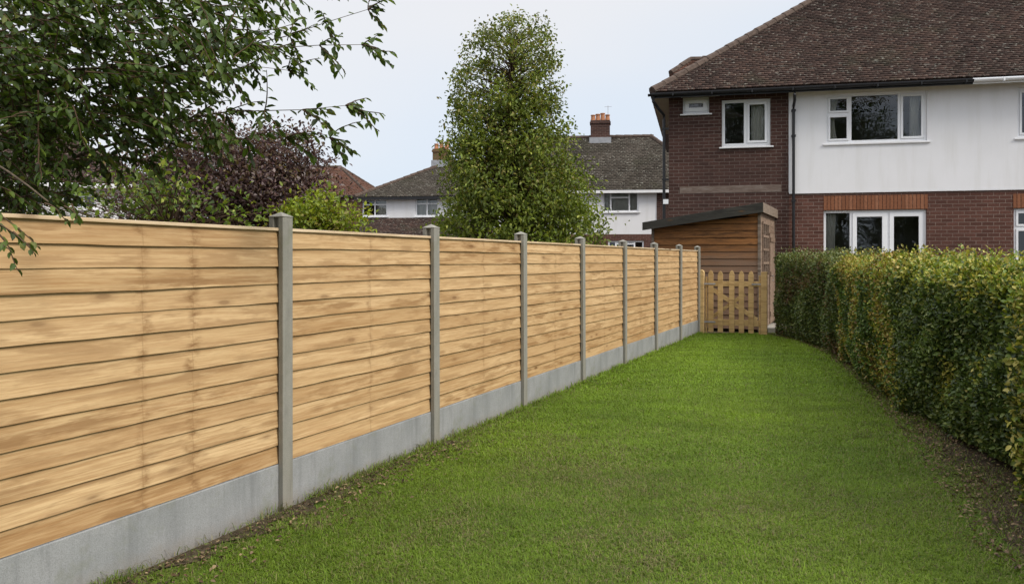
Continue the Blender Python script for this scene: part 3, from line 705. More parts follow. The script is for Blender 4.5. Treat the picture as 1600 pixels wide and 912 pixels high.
def window(parent, rect, lights, y=0.06, sill=True, fw=0.055, curtain=None, name="window", sash=True, frame_mat=None):
    """lights: list of (u0,u1,v0,v1,sash?) fractions of the opening (v from the bottom)"""
    a, c, d, e = rect; fm = frame_mat or MAT['upvc']; b = B(); g = 0.003
    b.box((a, y, d), (a + fw, y + 0.07, e)); b.box((c - fw, y, d), (c, y + 0.07, e))
    b.box((a + fw, y, e - fw), (c - fw, y + 0.07, e)); b.box((a + fw, y, d), (c - fw, y + 0.07, d + fw))
    W_, H_ = c - a, e - d
    us = sorted({l[0] for l in lights} | {l[1] for l in lights}); 
    for u in us:
        if 0.001 < u < 0.999: b.box((a + u * W_ - fw / 2, y + 0.001, d + fw), (a + u * W_ + fw / 2, y + 0.069, e - fw))
    sl_ = []; panes = B()
    for l in lights:
        u0, u1, v0, v1 = l[:4]; x0, x1 = a + u0 * W_ + (fw if u0 < .001 else fw / 2), a + u1 * W_ - (fw if u1 > .999 else fw / 2)
        z0, z1 = d + v0 * H_ + (fw if v0 < .001 else fw / 2), d + v1 * H_ - (fw if v1 > .999 else fw / 2)
        if v0 > 0.001: b.box((x0, y + 0.002, d + v0 * H_ - fw / 2), (x1, y + 0.068, d + v0 * H_ + fw / 2))
        if len(l) > 4 and l[4]:
            s = l[4]; sashes = B(); sl_.append(sashes)
            sashes.box((x0 + g, y - 0.018, z0 + g), (x0 + s, y + 0.03, z1 - g)); sashes.box((x1 - s, y - 0.018, z0 + g), (x1 - g, y + 0.03, z1 - g))
            sashes.box((x0 + s, y - 0.018, z0 + g), (x1 - s, y + 0.03, z0 + s)); sashes.box((x0 + s, y - 0.018, z1 - s), (x1 - s, y + 0.03, z1 - g))
            x0 += s - .004; x1 -= s - .004; z0 += s - .004; z1 -= s - .004
        panes.quad((x0, y + 0.012, z0), (x1, y + 0.012, z0), (x1, y + 0.012, z1), (x0, y + 0.012, z1))
    o = b.build(name, fm, parent, bevel=0.003)
    for q in sl_: q.build("sash", fm, o, bevel=0.003)
    build_open(panes, "pane", MAT['glass'], o)
    if sill:
        s = B(); s.prism([(a - 0.07, -0.07, d - 0.055), (c + 0.07, -0.07, d - 0.055), (c + 0.07, -0.07, d - 0.02), (a - 0.07, -0.07, d - 0.02)], (0, 0.066, 0))
        s.box((a + .002, -0.004, d - 0.05), (c - .002, y + 0.02, d - 0.001)); s.build("sill", MAT['sillw'], o, bevel=0.004)
    for (u0, u1, tie) in (curtain or []):
        x0, x1 = a + u0 * W_, a + u1 * W_; n = 24; V = []; Q = []
        for j in range(7):
            t = j / 6; z = e - 0.03 - t * (H_ - 0.02)
            for i in range(n + 1):
                q = i / n; wd = (1 - tie * math.sin(t * math.pi)) if tie > 0 else 1
                xx = (x0 + (x1 - x0) * q * wd) if tie >= 0 or True else 0
                V.append((xx, y + 0.20 + 0.022 * math.sin(q * 34 + t), z))
        for j in range(6):
            for i in range(n): k = j * (n + 1) + i; Q.append((k, k + 1, k + n + 2, k + n + 1))
        link("curtain", mesh_np("curtain", V, Q), MAT['curtain'], o, smooth=True)
    return o

def chimney(parent, x, y, z0, z1, w, d, pots, mat, name="chimney"):
    b = B(); b.box((x - w / 2, y - d / 2, z0), (x + w / 2, y + d / 2, z1 - 0.18)); b.box((x - w / 2 - .04, y - d / 2 - .04, z1 - 0.178), (x + w / 2 + .04, y + d / 2 + .04, z1 - 0.08))
    b.box((x - w / 2 - .01, y - d / 2 - .01, z1 - 0.078), (x + w / 2 + .01, y + d / 2 + .01, z1))
    o = b.build(name, mat, parent, bevel=0.01)
    for i in range(pots):
        px = x + (i - (pots - 1) / 2) * (w / pots); p = B(); h = 0.30 + 0.08 * ((i * 7) % 3) / 2
        p.tube([(px, y, z1 - 0.01), (px, y, z1 + 0.05), (px, y, z1 + h - 0.05), (px, y, z1 + h - 0.045), (px, y, z1 + h)], [0.13, 0.12, 0.10, 0.125, 0.125], 12); p.build("chimney_pot", MAT['terracotta'], o)
    f = B(); f.box((x - w / 2 - .06, y - d / 2 - 0.07, z0 + 0.0), (x + w / 2 + .06, y - d / 2 - 0.002, z0 + 0.38)); f.build("flashing", MAT['lead'], o)
    return o

# ------------------------------------------------------------------ the semi-detached house on the right
HA = -math.atan2(1250, 5385)
fc = Facade(1045, 1366, 19.4, HA)
house = empty("semi_detached_house", (fc.O[0], fc.O[1], 0), HA, "large brick and white rendered house with brown tiled hip roof", "house")
xa = 0.0
xR = 14.2
x_step = fc.xz(1233, 200)[0]                     # brick wing ends, render begins
_, z_band = fc.xz(1400, 298)
z_eave = fc.xz(1240, 150)[1]
ze_g = fc.xz(1240, 134, -0.42)[1]
w_vent = fc.rect(1067, 152, 1108, 177); w_left = fc.rect(1128, 155, 1204, 228); w_up = fc.rect(1290, 145, 1448, 222)
w_door = fc.rect(1287, 328, 1448, 472); w_door = (w_door[0], w_door[1], 0.62, w_door[3])
w_r1 = fc.rect(1589, 136, 1660, 214); w_r0 = fc.rect(1584, 325, 1690, 425)
zt = ze_g - 0.02
build_open(wall_holes(0, x_step, 0, zt, [w_vent, w_left], 0.0), "brick_wing_wall", MAT['brick'], house)
build_open(wall_holes(x_step, xR, 0, z_band, [w_door, w_r0], 0.0), "brick_wall", MAT['brick_red'], house)
build_open(wall_holes(x_step, xR, z_band, zt, [w_up, w_r1], -0.03), "rendered_wall", MAT['render'], house)
b = B(); b.box((x_step - 0.0, -0.034, z_band - 0.03), (xR, -0.002, z_band - 0.001)); b.build("bell_cast_trim", MAT['sillw'], house)
b = B(); b.box((x_step - 0.012, -0.032, z_band), (x_step - 0.001, -0.001, zt)); b.build("render_edge", MAT['sillw'], house)
DP = 10.2
b = B(); b.quad((0, 0, 0), (0, DP, 0), (0, DP, zt), (0, 0, zt)); b.quad((xR, 0, 0), (xR, DP, 0), (xR, DP, zt), (xR, 0, zt)); b.quad((0, DP, 0), (xR, DP, 0), (xR, DP, zt), (0, DP, zt))
build_open(b, "side_wall", MAT['brick'], house)
b = B(); b.box((0.1, 3.4, 0), (xR - 0.1, 3.5, zt - .05)); b.box((0.1, 0.29, z_band - 0.25), (xR - 0.1, 3.39, z_band - 0.1)); b.box((0.1, 0.29, 0.5), (xR - .1, 3.39, 0.6))
b.box((x_step - 0.1, 0.29, 0.61), (x_step, 3.39, z_band - .26)); b.box((x_step - 0.1, 0.29, z_band - .09), (x_step, 3.39, zt - .06)); b.build("interior_wall", MAT['dark_room'], house)
ro, zr = hip_roof(house, -0.45, xR + 0.45, -0.42, -0.42 + 11.4, ze_g, R(37.2), MAT['tiles'])
# projecting rear roof seen past the hip
rx0, rze = fc.xz(1046, 116, 7.6); _, rzr = fc.xz(1085, 94, 8.3)
b = B(); b.box((rx0 + 0.2, 7.7, 3.0), (rx0 + 2.5, 8.9, rze + 0.05)); b.build("rear_wing_wall", MAT['brick_red'], house)
hip_roof(house, rx0, rx0 + 4.5, 7.6, 9.0, rze, math.atan2(rzr - rze, 0.7), MAT['tiles_red'], True, False, "rear_roof")
# soffit, fascia, gutters
x_w = fc.xz(1520, 120, -0.42)[0]
b = B(); b.box((-0.42, -0.40, zt - 0.06), (xR + .4, -0.034, zt - 0.035)); b.box((-0.42, -0.034, zt - 0.06), (-0.004, 6, zt - 0.035)); b.build("soffit", MAT['soffit'], house)
b = B(); b.box((-0.43, -0.425, zt - 0.14), (x_w, -0.401, zt + 0.0)); b.build("fascia", MAT['black'], house)
b = B(); b.box((x_w + 0.002, -0.425, zt - 0.14), (xR + .4, -0.401, zt + 0.0)); b.build("fascia", MAT['upvc'], house)
def gutter(x0, x1, mat):
    b = B(); pts = [(0.058 * math.cos(t), 0.058 * math.sin(t)) for t in np.linspace(math.pi, 2 * math.pi, 9)]
    k = len(pts); v = []; inner = [(p[0] * 0.9, p[1] * 0.9) for p in pts[::-1]]
    ring = pts + inner
    for x in (x0, x1): v += [(x, -0.488 + p[0], zt - 0.045 + p[1]) for p in ring]
    n = len(ring); f = [(i, (i + 1) % n, (i + 1) % n + n, i + n) for i in range(n)] + [tuple(range(n)), tuple(reversed(range(n, 2 * n)))]
    b._add(v, f)
    for x in np.arange(x0 + 0.6, x1, 0.95): b.box((x, -0.55, zt - 0.112), (x + 0.03, -0.43, zt - 0.04))
    return b.build("gutter", mat, house)
gutter(-0.50, x_w, MAT['black']); gutter(x_w + 0.004, xR + 0.45, MAT['upvc'])
# downpipes
xd = fc.xz(1240, 200, -0.1)[0]
b = B(); b.tube([(xd - .02, -0.488, zt - 0.09), (xd - .02, -0.488, zt - 0.2), (xd, -0.33, zt - 0.32), (xd, -0.11, zt - 0.42), (xd, -0.09, zt - 0.52), (xd, -0.09, 0.1)], 0.036, 10)
for z in (1.2, 3.0, 4.6, zt - 0.55): b.box((xd - 0.05, -0.13, z), (xd + 0.05, -0.033, z + 0.05))
b.build("downpipe", MAT['black'], house, smooth=False)
xe = -0.12
b = B(); b.tube([(xe - .25, -0.46, zt - 0.09), (xe - .25, -0.44, zt - 0.22), (xe - .1, -0.2, zt - 0.40), (xe, -0.02, zt - 0.5), (xe, 0.0, zt - 0.62), (xe, 0.0, 0.1)], 0.038, 10)
for z in (2.2, 3.6, 4.9): b.box((xe - 0.05, -0.04, z), (xe + 0.12, 0.03, z + 0.05))
b.build("downpipe", MAT['black'], house)
b = B(); b.box((xe - 0.02, -0.05, 3.0), (xe + 0.11, 0.0, 3.12)); b.build("pipe_hopper", MAT['upvc'], house)
# windows
window(house, w_vent, [(0, 1, 0, 1, 0.10)], fw=0.05)
window(house, w_left, [(0, 0.49, 0, 1), (0.49, 1, 0, 1, 0.06)], fw=0.075, curtain=[(0.62, 0.98, -.0), ])
window(house, w_up, [(0, 0.25, 0, 0.60, 0.05), (0, 0.25, 0.60, 1, 0.05), (0.25, 0.735, 0, 1), (0.735, 1, 0, 1, 0.055)], y=0.03, fw=0.06, curtain=[(0.02, 0.15, 0.35), (0.86, 0.98, 0.3)])
window(house, w_r1, [(0, 0.5, 0, 1, 0.05), (0.5, 1, 0, 1)], y=0.03, fw=0.06)
window(house, w_r0, [(0, 0.5, 0, 0.7, 0.05), (0, 0.5, 0.7, 1, 0.05), (0.5, 1, 0, 1)], fw=0.06)
dd = window(house, w_door, [(0, 0.275, 0, 1), (0.275, 0.635, 0, 1, 0.10), (0.635, 1, 0, 1, 0.10)], fw=0.06, curtain=[(0.02, 0.14, 0.1)], name="french_doors")
a_, c_, d_, e_ = w_door
for u in (0.615, 0.655):
    b = B(); xh = a_ + u * (c_ - a_); zh = d_ + 1.0
    b.box((xh - 0.014, 0.032, zh - 0.1), (xh + 0.014, 0.0415, zh + 0.1)); b.tube([(xh, 0.04, zh + .02), (xh, -0.015, zh + .02), (xh - 0.08, -0.018, zh + .02)], 0.009); b.build("handle", MAT['metal'], dd)
# soldier course, weathered band
def soldier(x0, x1, z0, z1):
    b = B(); x = x0
    while x < x1 - 0.05: b.box((x, -0.010, z0), (x + 0.072, 0.02, z1)); x += 0.084
    b.build("brick_lintel", MAT['soldier'], house, bevel=0.002)
r_ = fc.rect(1287, 305, 1452, 326); soldier(r_[0], r_[1], e_ + 0.01, r_[3])
r_ = fc.rect(1583, 302, 1700, 323); soldier(r_[0], min(r_[1], xR - .1), w_r0[3] + 0.01, r_[3])
b = B(); r_ = fc.rect(1062, 290, 1221, 301); b.box((r_[0], -0.008, r_[2]), (r_[1], 0.02, r_[3])); b.build("weathered_band", MAT['band'], house)
b = B(); r_ = fc.rect(1104, 143, 1127, 152); b.box((w_vent[0] - .05, -0.004, w_vent[3] + .002), (w_left[0] - .05, 0.015, zt - 0.06)); b.build("lintel_render", MAT['sillw'], house)

# ------------------------------------------------------------------ houses beyond
def far_house(name, label, px0, px1, D, ang, y_eave, y_ridge, depth, mats, hipL, hipR, wins, y_split=None, strip=None):
    f = Facade(px0, (px0 + px1) / 2, D, ang); L = f.xz(px1, y_eave)[0]
    h = empty(name, (f.O[0], f.O[1], 0), ang, label, "house")
    ze = f.xz((px0 + px1) / 2, y_eave, -0.3)[1]; Dr = D + depth / 2 * math.cos(ang)
    zr = CH + (HZ - y_ridge) / F * Dr; pitch = math.atan2(zr - ze, depth / 2 + 0.3)
    zs = f.xz((px0 + px1) / 2, y_split)[1] if y_split else 0.0
    holes = [f.rect(*w[:4]) for w in wins]
    build_open(wall_holes(0, L, zs, ze, holes, 0.0), "rendered_wall", MAT[mats[0]], h)
    if zs > 0: build_open(wall_holes(0, L, 0, zs, holes, 0.0), "lower_wall", MAT[mats[1]], h)
    b = B(); b.quad((0, 0, 0), (0, depth, 0), (0, depth, ze), (0, 0, ze)); b.quad((L, 0, 0), (L, depth, 0), (L, depth, ze), (L, 0, ze)); b.quad((0, depth, 0), (L, depth, 0), (L, depth, ze), (0, depth, ze))
    build_open(b, "side_wall", MAT[mats[3]], h)
    b = B(); b.box((0.1, 2.5, 0), (L - 0.1, 2.6, ze)); b.build("interior_wall", MAT['dark_room'], h)
    hip_roof(h, -0.35, L + 0.35, -0.3, depth + 0.3, ze, pitch, MAT[mats[2]], hipL, hipR, ew=0.21, eh=0.13)
    b = B(); b.box((-0.33, -0.32, ze - 0.14), (L + 0.33, -0.20, ze - 0.01)); b.build("gutter", MAT['sillw'] if mats[4] else MAT['black'], h)
    for (w, hole) in zip(wins, holes): window(h, hole, w[4], y=0.05, fw=0.07, curtain=w[5] if len(w) > 5 else None)
    return h, f, ze, pitch, L
two = [(0, 0.5, 0, 0.68), (0, 0.5, 0.68, 1), (0.5, 1, 0, 0.68), (0.5, 1, 0.68, 1)]
three = [(0, 0.22, 0, 1), (0.22, 0.74, 0, 0.70), (0.22, 0.74, 0.70, 1), (0.74, 1, 0, 1)]
hB, fB, zeB, pB, LB = far_house("rendered_house", "white rendered house with grey tiled roof and chimney behind the tall tree", 770, 1118, 37, R(-7), 297, 215, 5.6, ('render', 'brick_red', 'tiles_grey', 'render', True), False, True,
    [(942, 299, 998, 331, three, [(0.03, 0.97, 0)]), (950, 376, 1006, 392, three)], 366)
# brick side wing with continued hip
xw = fB.xz(1026, 300)[0]
b = B(); b.box((xw, -0.03, 0), (LB - 0.01, -0.002, zeB - 0.02)); b.build("brick_wall", MAT['brick'], hB)
xc, _ = fB.xz(938, 200, 2.8); zc = CH + (HZ - 197) / F * 41.3
ch = chimney(hB, xc, 2.8, CH + (HZ - 230) / F * 40.2, CH + (HZ - 193) / F * 40.5, 0.95, 0.6, 4, MAT['brick'])
b = B(); xt = fB.xz(950, 190, 2.8)[0]; b.tube([(xt, 2.8, zc - .6), (xt, 2.8, zc + 0.75)], 0.012, 5); b.tube([(xt - .18, 2.8, zc + .7), (xt + .18, 2.8, zc + .7)], 0.008, 4); b.build("aerial", MAT['metal'], ch)

hA, fA, zeA, pA, LA = far_house("terraced_house", "white walled house with grey roof and brown tiled lean-to, left of the tall tree", 566, 735, 40, R(-9), 307, 254, 7.4, ('render', 'tiles_grey', 'tiles_grey', 'brick', False), True, False,
    [(566, 311, 605, 338, two, [(0.52, 0.97, 0)]), (649, 309, 685, 338, two, [(0.03, 0.97, 0)])], 340)
xc, _ = fA.xz(690, 240, 3.4)
chimney(hA, xc, 3.4, CH + (HZ - 262) / F * 43.2, CH + (HZ - 233) / F * 43.2, 0.85, 0.6, 3, MAT['brick_old'])
# brown tile-hung lean-to in front of the terraced house
fL = Facade(560, 640, 38.4, R(-9)); ln = fL.xz(735, 350)[0]
zz1 = fA.xz(640, 341)[1]
V, Q, T, r = tile_slope((0, -1.7, zz1 - 1.15), (1, 0, 0), (0, 0.83, 0.56), (0, -0.56, 0.83), [(0, 0), (LA, 0), (LA, 2.04), (0, 2.04)], 0.21, 0.13)
link("porch_roof", mesh_np("porch_roof", V, Q, T, {'rnd': r}), MAT['tiles'], hA)
b = B(); b.box((0.05, -1.6, 0), (LA, -0.01, zz1 - 1.17)); b.build("porch_wall", MAT['brick'], hA)

far_house("red_roofed_house", "distant house with reddish brown hip roof behind the purple tree", 330, 572, 56, R(-8), 306, 262, 6.0, ('brick_red', 'brick_red', 'tiles_red', 'brick_red', False), True, True, [])
far_house("brown_roofed_house", "white walled house with brown roof behind overhanging branches at left", -230, 215, 24, R(14), 283, 190, 8.0, ('render', 'render', 'tiles', 'render', True), True, True,
    [(20, 296, 70, 326, two), (110, 296, 150, 326, two)])

# ------------------------------------------------------------------ trees
def spline(p, q, sag=0.0, n=6, bend=None):
    p, q = np.array(p, float), np.array(q, float); t = np.linspace(0, 1, n)[:, None]
    mid = np.array(bend, float) if bend is not None else (p + q) / 2 + np.array([0, 0, sag])
    return (1 - t) ** 2 * p + 2 * t * (1 - t) * mid + t ** 2 * q
def leaf_obj(parent, name, arr, mat='leaf', top=None):
    V, Q, C = [np.concatenate(z) for z in zip(*[(v, q + o, c) for (v, q, c), o in zip(arr, np.cumsum([0] + [len(a[0]) for a in arr[:-1]]))])]
    return link(name, mesh_np(name, V, Q, None, {'tint': C}), MAT[mat], parent)

def clump_tree(name, label, cat, base, trunk_top, tr, clumps, nleaf, rad, L, cols, w, upb=0.0, group=None, mat='leaf', hang=0.3, twigs=True, tr_mat='bark'):
    """clumps: (n,3) centres relative to world; every clump is fed by a limb from the trunk"""
    t = empty(name, base, 0, label, cat, group); bz = np.array(base)
    rel = clumps - bz; H = trunk_top
    b = B(); pts = [(0.03 * math.sin(i * 1.7) * (i > 0), 0.03 * math.cos(i * 2.1) * (i > 0), H * i / 8 - (0.1 if i == 0 else 0)) for i in range(9)]
    b.tube(pts, [tr * (1 - 0.85 * i / 8) + 0.006 for i in range(9)], 10); b.build("trunk", MAT[tr_mat], t, smooth=True)
    lb = B()
    for c in rel[:: (1 if twigs else 3)]:
        z0 = max(0.25 * H, min(H * 0.97, c[2] - 0.35 * math.hypot(c[0], c[1]) - 0.1)); r0 = tr * (1 - 0.85 * z0 / H) * 0.35 + 0.004
        lb.tube([tuple(p) for p in spline((0, 0, z0), c, 0.12, 5)], [r0, r0 * .8, r0 * .55, r0 * .35, 0.003], 5)
    lb.build("limbs", MAT['twig'], t, smooth=True)
    k = len(rel); n = nleaf; ci = rng.integers(0, k, n)
    off = rng.normal(size=(n, 3)) * rad * np.array([1, 1, 0.8]); P = rel[ci] + off
    A = unit(n) * 0.8 + off / rad * 0.35 + np.array([0, 0, -hang + upb]); Nn = unit(n) * 0.7 + np.array([0, 0, 0.8])
    cb = (0.72 + 0.56 * rng.random(k))[ci][:, None]; Ls = L * (0.65 + 0.6 * rng.random(n))
    C = palette(n, cols, w) * cb
    leaf_obj(t, "crown", [leaf_arrays(P, A, Nn, Ls, Ls * 0.58, C)], mat)
    return t

# tall tree in the middle
def crown_center(D, prof, n, yr, seed):
    r = np.random.default_rng(seed); ys = r.random(n * 4); out = []
    P = np.array(prof)       # py, left px, right px
    for q in ys:
        py = yr[0] + q * (yr[1] - yr[0]); l = np.interp(py, P[:, 0], P[:, 1]); rr = np.interp(py, P[:, 0], P[:, 2])
        if r.random() > (rr - l) / (P[:, 2] - P[:, 1]).max(): continue
        a = r.random() * 6.283; rad = math.sqrt(r.random()) ; cx = (l + rr) / 2; hw = (rr - l) / 2
        rad = rad ** 0.8
        X = cx + hw * rad * math.cos(a); Dz = D + hw / F * D * rad * math.sin(a)
        p = at(X, py, D); out.append((p.x, Dz, p.z))
        if len(out) >= n: break
    return np.array(out)
prof = [(22, 800, 838), (45, 757, 862), (80, 720, 872), (130, 708, 874), (200, 700, 882), (235, 696, 894), (300, 692, 920), (360, 688, 936), (420, 705, 936)]
c1 = crown_center(14.5, prof, 460, (26, 330), 1)
c2 = crown_center(14.5, prof, 400, (150, 430), 2)
c2 = c2[(c2[:, 2] < 2.9) | (rng.random(len(c2)) < 0.45)]
tt = clump_tree("tall_tree", "tall narrow leafy green tree rising above the fence between two houses", "tree", (0.0, 14.5, 0), 5.6, 0.11,
    np.concatenate([c1]), 21000, 0.085, 0.060, [(0.13, 0.175, 0.026), (0.19, 0.235, 0.040), (0.25, 0.21, 0.055), (0.075, 0.11, 0.020), (0.33, 0.34, 0.10)], [.36, .30, .14, .12, .08])
# denser lower crown
rel = c2 - np.array([0.0, 14.5, 0]); n = 21000; ci = rng.integers(0, len(rel), n); off = rng.normal(size=(n, 3)) * 0.15
P = rel[ci] + off; cb = (0.7 + 0.6 * rng.random(len(rel)))[ci][:, None]; Ls = 0.082 * (0.6 + 0.7 * rng.random(n))
low = leaf_arrays(P, unit(n) * 0.8 + np.array([0, 0, -0.35]), unit(n) * 0.7 + np.array([0, 0, .8]), Ls, Ls * 0.5, palette(n, [(0.155, 0.210, 0.030), (0.22, 0.28, 0.042), (0.31, 0.34, 0.065), (0.095, 0.135, 0.024)], [.38, .3, .17, .15]) * cb)
leaf_obj(tt, "lower_crown", [low])
lb = B()
for c in rel[::2]:
    z0 = max(0.5, c[2] - 0.3 * math.hypot(c[0], c[1]) - .2); lb.tube([tuple(p) for p in spline((0, 0, z0), c, 0.1, 5)], [0.022, 0.016, 0.012, 0.008, 0.003], 5)
lb.build("lower_limbs", MAT['twig'], tt, smooth=True)

# purple-leaved tree
def blob(cx, cy, D, rx, ry, n, seed, flat=1.0):
    r = np.random.default_rng(seed); out = []
    while len(out) < n:
        v = r.uniform(-1, 1, 3)
        if v @ v > 1: continue
        p = at(cx + v[0] * rx, cy - v[2] * ry, D); out.append((p.x, D + v[1] * rx / F * D * flat, p.z))
    return np.array(out)
pc = np.concatenate([blob(390, 305, 10.5, 140, 72, 170, 5), blob(445, 255, 10.5, 70, 55, 55, 6), blob(340, 235, 10.5, 110, 50, 75, 7), blob(255, 300, 10.5, 90, 75, 110, 8)])
clump_tree("purple_leaved_tree", "bushy dark purple leaved tree behind the fence", "tree", (-3.35, 10.5, 0), 2.5, 0.09, pc, 25000, 0.12, 0.052,
    [(0.095, 0.050, 0.052), (0.165, 0.105, 0.100), (0.26, 0.21, 0.20), (0.05, 0.025, 0.030), (0.16, 0.12, 0.05)], [.35, .28, .14, .17, .06], upb=0.5)
# yellow-green shrub
yc = np.concatenate([blob(495, 338, 8.2, 44, 30, 50, 9), blob(540, 348, 8.2, 26, 18, 14, 10), blob(470, 350, 8.2, 36, 26, 30, 11)])
clump_tree("yellow_green_shrub", "bright yellow green shrub just beyond the fence", "shrub", (-1.93, 8.2, 0), 1.7, 0.04, yc, 2500, 0.11, 0.050,
    [(0.22, 0.28, 0.022), (0.31, 0.36, 0.035), (0.14, 0.20, 0.022), (0.27, 0.24, 0.045)], [.4, .25, .25, .1], upb=0.5)
# mixed green shrub further left
gc = np.concatenate([blob(225, 300, 7.4, 70, 42, 70, 12), blob(330, 328, 7.6, 75, 22, 22, 13), blob(60, 320, 7.6, 90, 30, 40, 14)])
clump_tree("green_shrub", "loose olive green shrub behind the fence below the hanging branches", "shrub", (-3.2, 7.5, 0), 1.8, 0.05, gc, 1100, 0.13, 0.060,
    [(0.11, 0.17, 0.022), (0.17, 0.24, 0.03), (0.26, 0.29, 0.05), (0.06, 0.10, 0.018)], [.35, .3, .15, .2], upb=0.4)

# overhanging tree at the left: boughs, twigs with alternate leaves
ot = empty("overhanging_tree", (-4.6, 5.6, 0), 0, "leafy dark green tree with branches hanging over the fence top left", "tree")
OB = np.array([-4.6, 5.6, 0.0])
b = B(); b.tube([(0, 0, -0.1), (0.05, 0, 0.8), (0.0, 0.05, 1.8), (0.1, 0, 2.8), (0.2, -0.1, 4.2)], [0.16, 0.14, 0.12, 0.10, 0.05], 12); b.build("trunk", MAT['bark'], ot, smooth=True)
bough_b = B(); twig_b = B(); LP, LA_, LN, LL = [], [], [], []
def add_twig(p, d, ln, nl, leafL=0.064, droop=0.25):
    """twig from p in direction d with alternate leaves"""
    p = np.array(p, float); d = np.array(d, float); d /= np.linalg.norm(d); pts = [p]; k = 7; dd_ = d.copy()
    for i in range(k):
        dd_ = dd_ + rng.normal(size=3) * 0.10 + np.array([0, 0, -droop * 0.16]); dd_ /= np.linalg.norm(dd_); pts.append(pts[-1] + dd_ * ln / k)
    twig_b.tube([tuple(q) for q in pts], [0.0035 * (1 - 0.75 * i / k) + 0.0008 for i in range(k + 1)], 4)
    pts = np.array(pts); side = np.cross(d, [0, 0, 1.0]); side /= np.linalg.norm(side) + 1e-6
    for i in range(nl):
        t = (i + 0.6) / nl * k; j = min(int(t), k - 1); q = pts[j] + (pts[j + 1] - pts[j]) * (t - j); ax = pts[j + 1] - pts[j]; ax /= np.linalg.norm(ax)
        s = 1 if i % 2 else -1
        a = ax * 0.75 + side * s * (0.7 + 0.3 * rng.random()) + np.array([0, 0, -0.35 - 0.4 * rng.random()]) + rng.normal(size=3) * 0.22
        LP.append(q); LA_.append(a); LN.append(np.array([0, 0, 1.0]) + rng.normal(size=3) * 0.45 + side * s * 0.3); LL.append(leafL * (0.6 + 0.5 * rng.random()) * (1 if i < nl - 1 else 0.7))
def rel(v): return np.array(v) - OB
# main boughs (start near trunk, tips given where they end)
tips = [((575, 15), 4.6), ((565, 70), 4.4), ((540, 165), 4.3), ((515, 215), 4.5), ((450, 110), 4.7), ((380, 60), 4.2), ((330, 190), 4.4), ((260, 120), 4.0), ((230, 250), 4.5), ((150, 60), 4.4), ((110, 290), 4.2), ((60, 180), 3.9), ((500, -20), 4.9), ((300, -40), 4.6), ((120, -60), 4.2), ((420, -70), 5.2), ((30, 300), 4.6)]
starts = [(0.15, -0.05, z) for z in np.linspace(1.7, 4.1, len(tips))]
for (tp, D), _ in zip(tips, starts):
    q = rel(at(tp[0], tp[1], D)); z0 = np.clip(q[2] * 0.75 + 0.15, 1.6, 4.1); p = np.array([0.1, 0.0, z0])
    mid = (p + q) / 2 + np.array([0, 0, 0.30]); cv = spline(p, q, n=16, bend=mid); cv[1:-1] += np.cumsum(rng.normal(size=(14, 3)) * 0.030, 0) * np.sin(np.linspace(0.2, 2.9, 14))[:, None]
    bough_b.tube([tuple(c) for c in cv], [0.026 * (1 - i / 15) ** 1.5 + 0.0015 for i in range(16)], 7)
    main = (cv[-1] - cv[-4]); add_twig(cv[-1], main, 0.10, 5)
    for i in range(8, 16):                                  # leaves along the outer bough itself
        for f_ in (0.0, 0.33, 0.66):
            q_ = cv[i - 1] + (cv[i] - cv[i - 1]) * f_; ax = (cv[i] - cv[i - 1]); ax /= np.linalg.norm(ax)
            LP.append(q_); LA_.append(ax * 0.6 + unit(1)[0] * 0.8 + np.array([0, 0, -0.5])); LN.append(np.array([0, 0, 1.0]) + unit(1)[0] * 0.6); LL.append(0.058 * (0.7 + 0.4 * rng.random()))
    for i in range(3, 16):
        m_ = 2 if i < 11 else 4
        for _k in range(m_):
            d = (cv[min(i, 15)] - cv[i - 1]); d /= np.linalg.norm(d); dv = d * 0.9 + unit(1)[0] * 0.9
            add_twig(cv[i] if i < 16 else cv[-1], dv, (0.34 if i < 11 else 0.20) * (0.7 + 0.6 * rng.random()), 11 if i < 11 else 8)
# filling twigs in the dense part
r5 = np.random.default_rng(55)
def edge_r(py): return np.interp(py, [-60, 0, 50, 100, 150, 200, 240, 280, 310, 330], [480, 450, 420, 400, 360, 270, 170, 110, 90, 60])
cnt = 0
while cnt < 760:
    px, py = r5.uniform(-90, 520), r5.uniform(-70, 325); e = edge_r(py)
    if px > e or r5.random() < 0.55 * (max(px, 0) / 520) ** 1.5 or (py > 215 and r5.random() < 0.5): continue
    D = r5.uniform(3.85, 5.6)
    add_twig(rel(at(px - 30, py - 12, D)), (0.8 + r5.normal() * .5, r5.normal() * 0.5, -0.15 + r5.normal() * 0.5), 0.30 * r5.uniform(.7, 1.2), 12); cnt += 1
# sprays hanging in front of the fence
for (px, py, D, dx, dz, ln, nl) in [(-30, 335, 3.05, 1.0, -0.35, 0.24, 10), (-20, 350, 3.0, 1.0, -0.5, 0.22, 9), (20, 362, 3.02, 0.8, -0.4, 0.12, 7), (-25, 372, 3.0, 1.0, -0.05, 0.13, 6), (100, 322, 3.3, 0.9, -0.35, 0.10, 6), (112, 318, 3.35, 0.35, -0.8, 0.07, 4), (70, 318, 3.4, 1, -.1, 0.13, 6), (-40, 320, 3.1, 1, -.2, .3, 11)]:
    add_twig(rel(at(px, py, D)), (dx, -0.05, dz), ln, nl, 0.050, 0.6)
bough_b.tube([tuple(c) for c in spline(rel((-3.6, 4.8, 2.3)), rel(at(75, 315, 3.4)), 0.15, 10)], [0.010 - i * 0.0007 for i in range(10)], 6)
bough_b.build("boughs", MAT['bark'], ot, smooth=True); twig_b.build("twigs", MAT['twig'], ot)
LP, LA_, LN, LL = np.array(LP), np.array(LA_), np.array(LN), np.array(LL); n = len(LP)
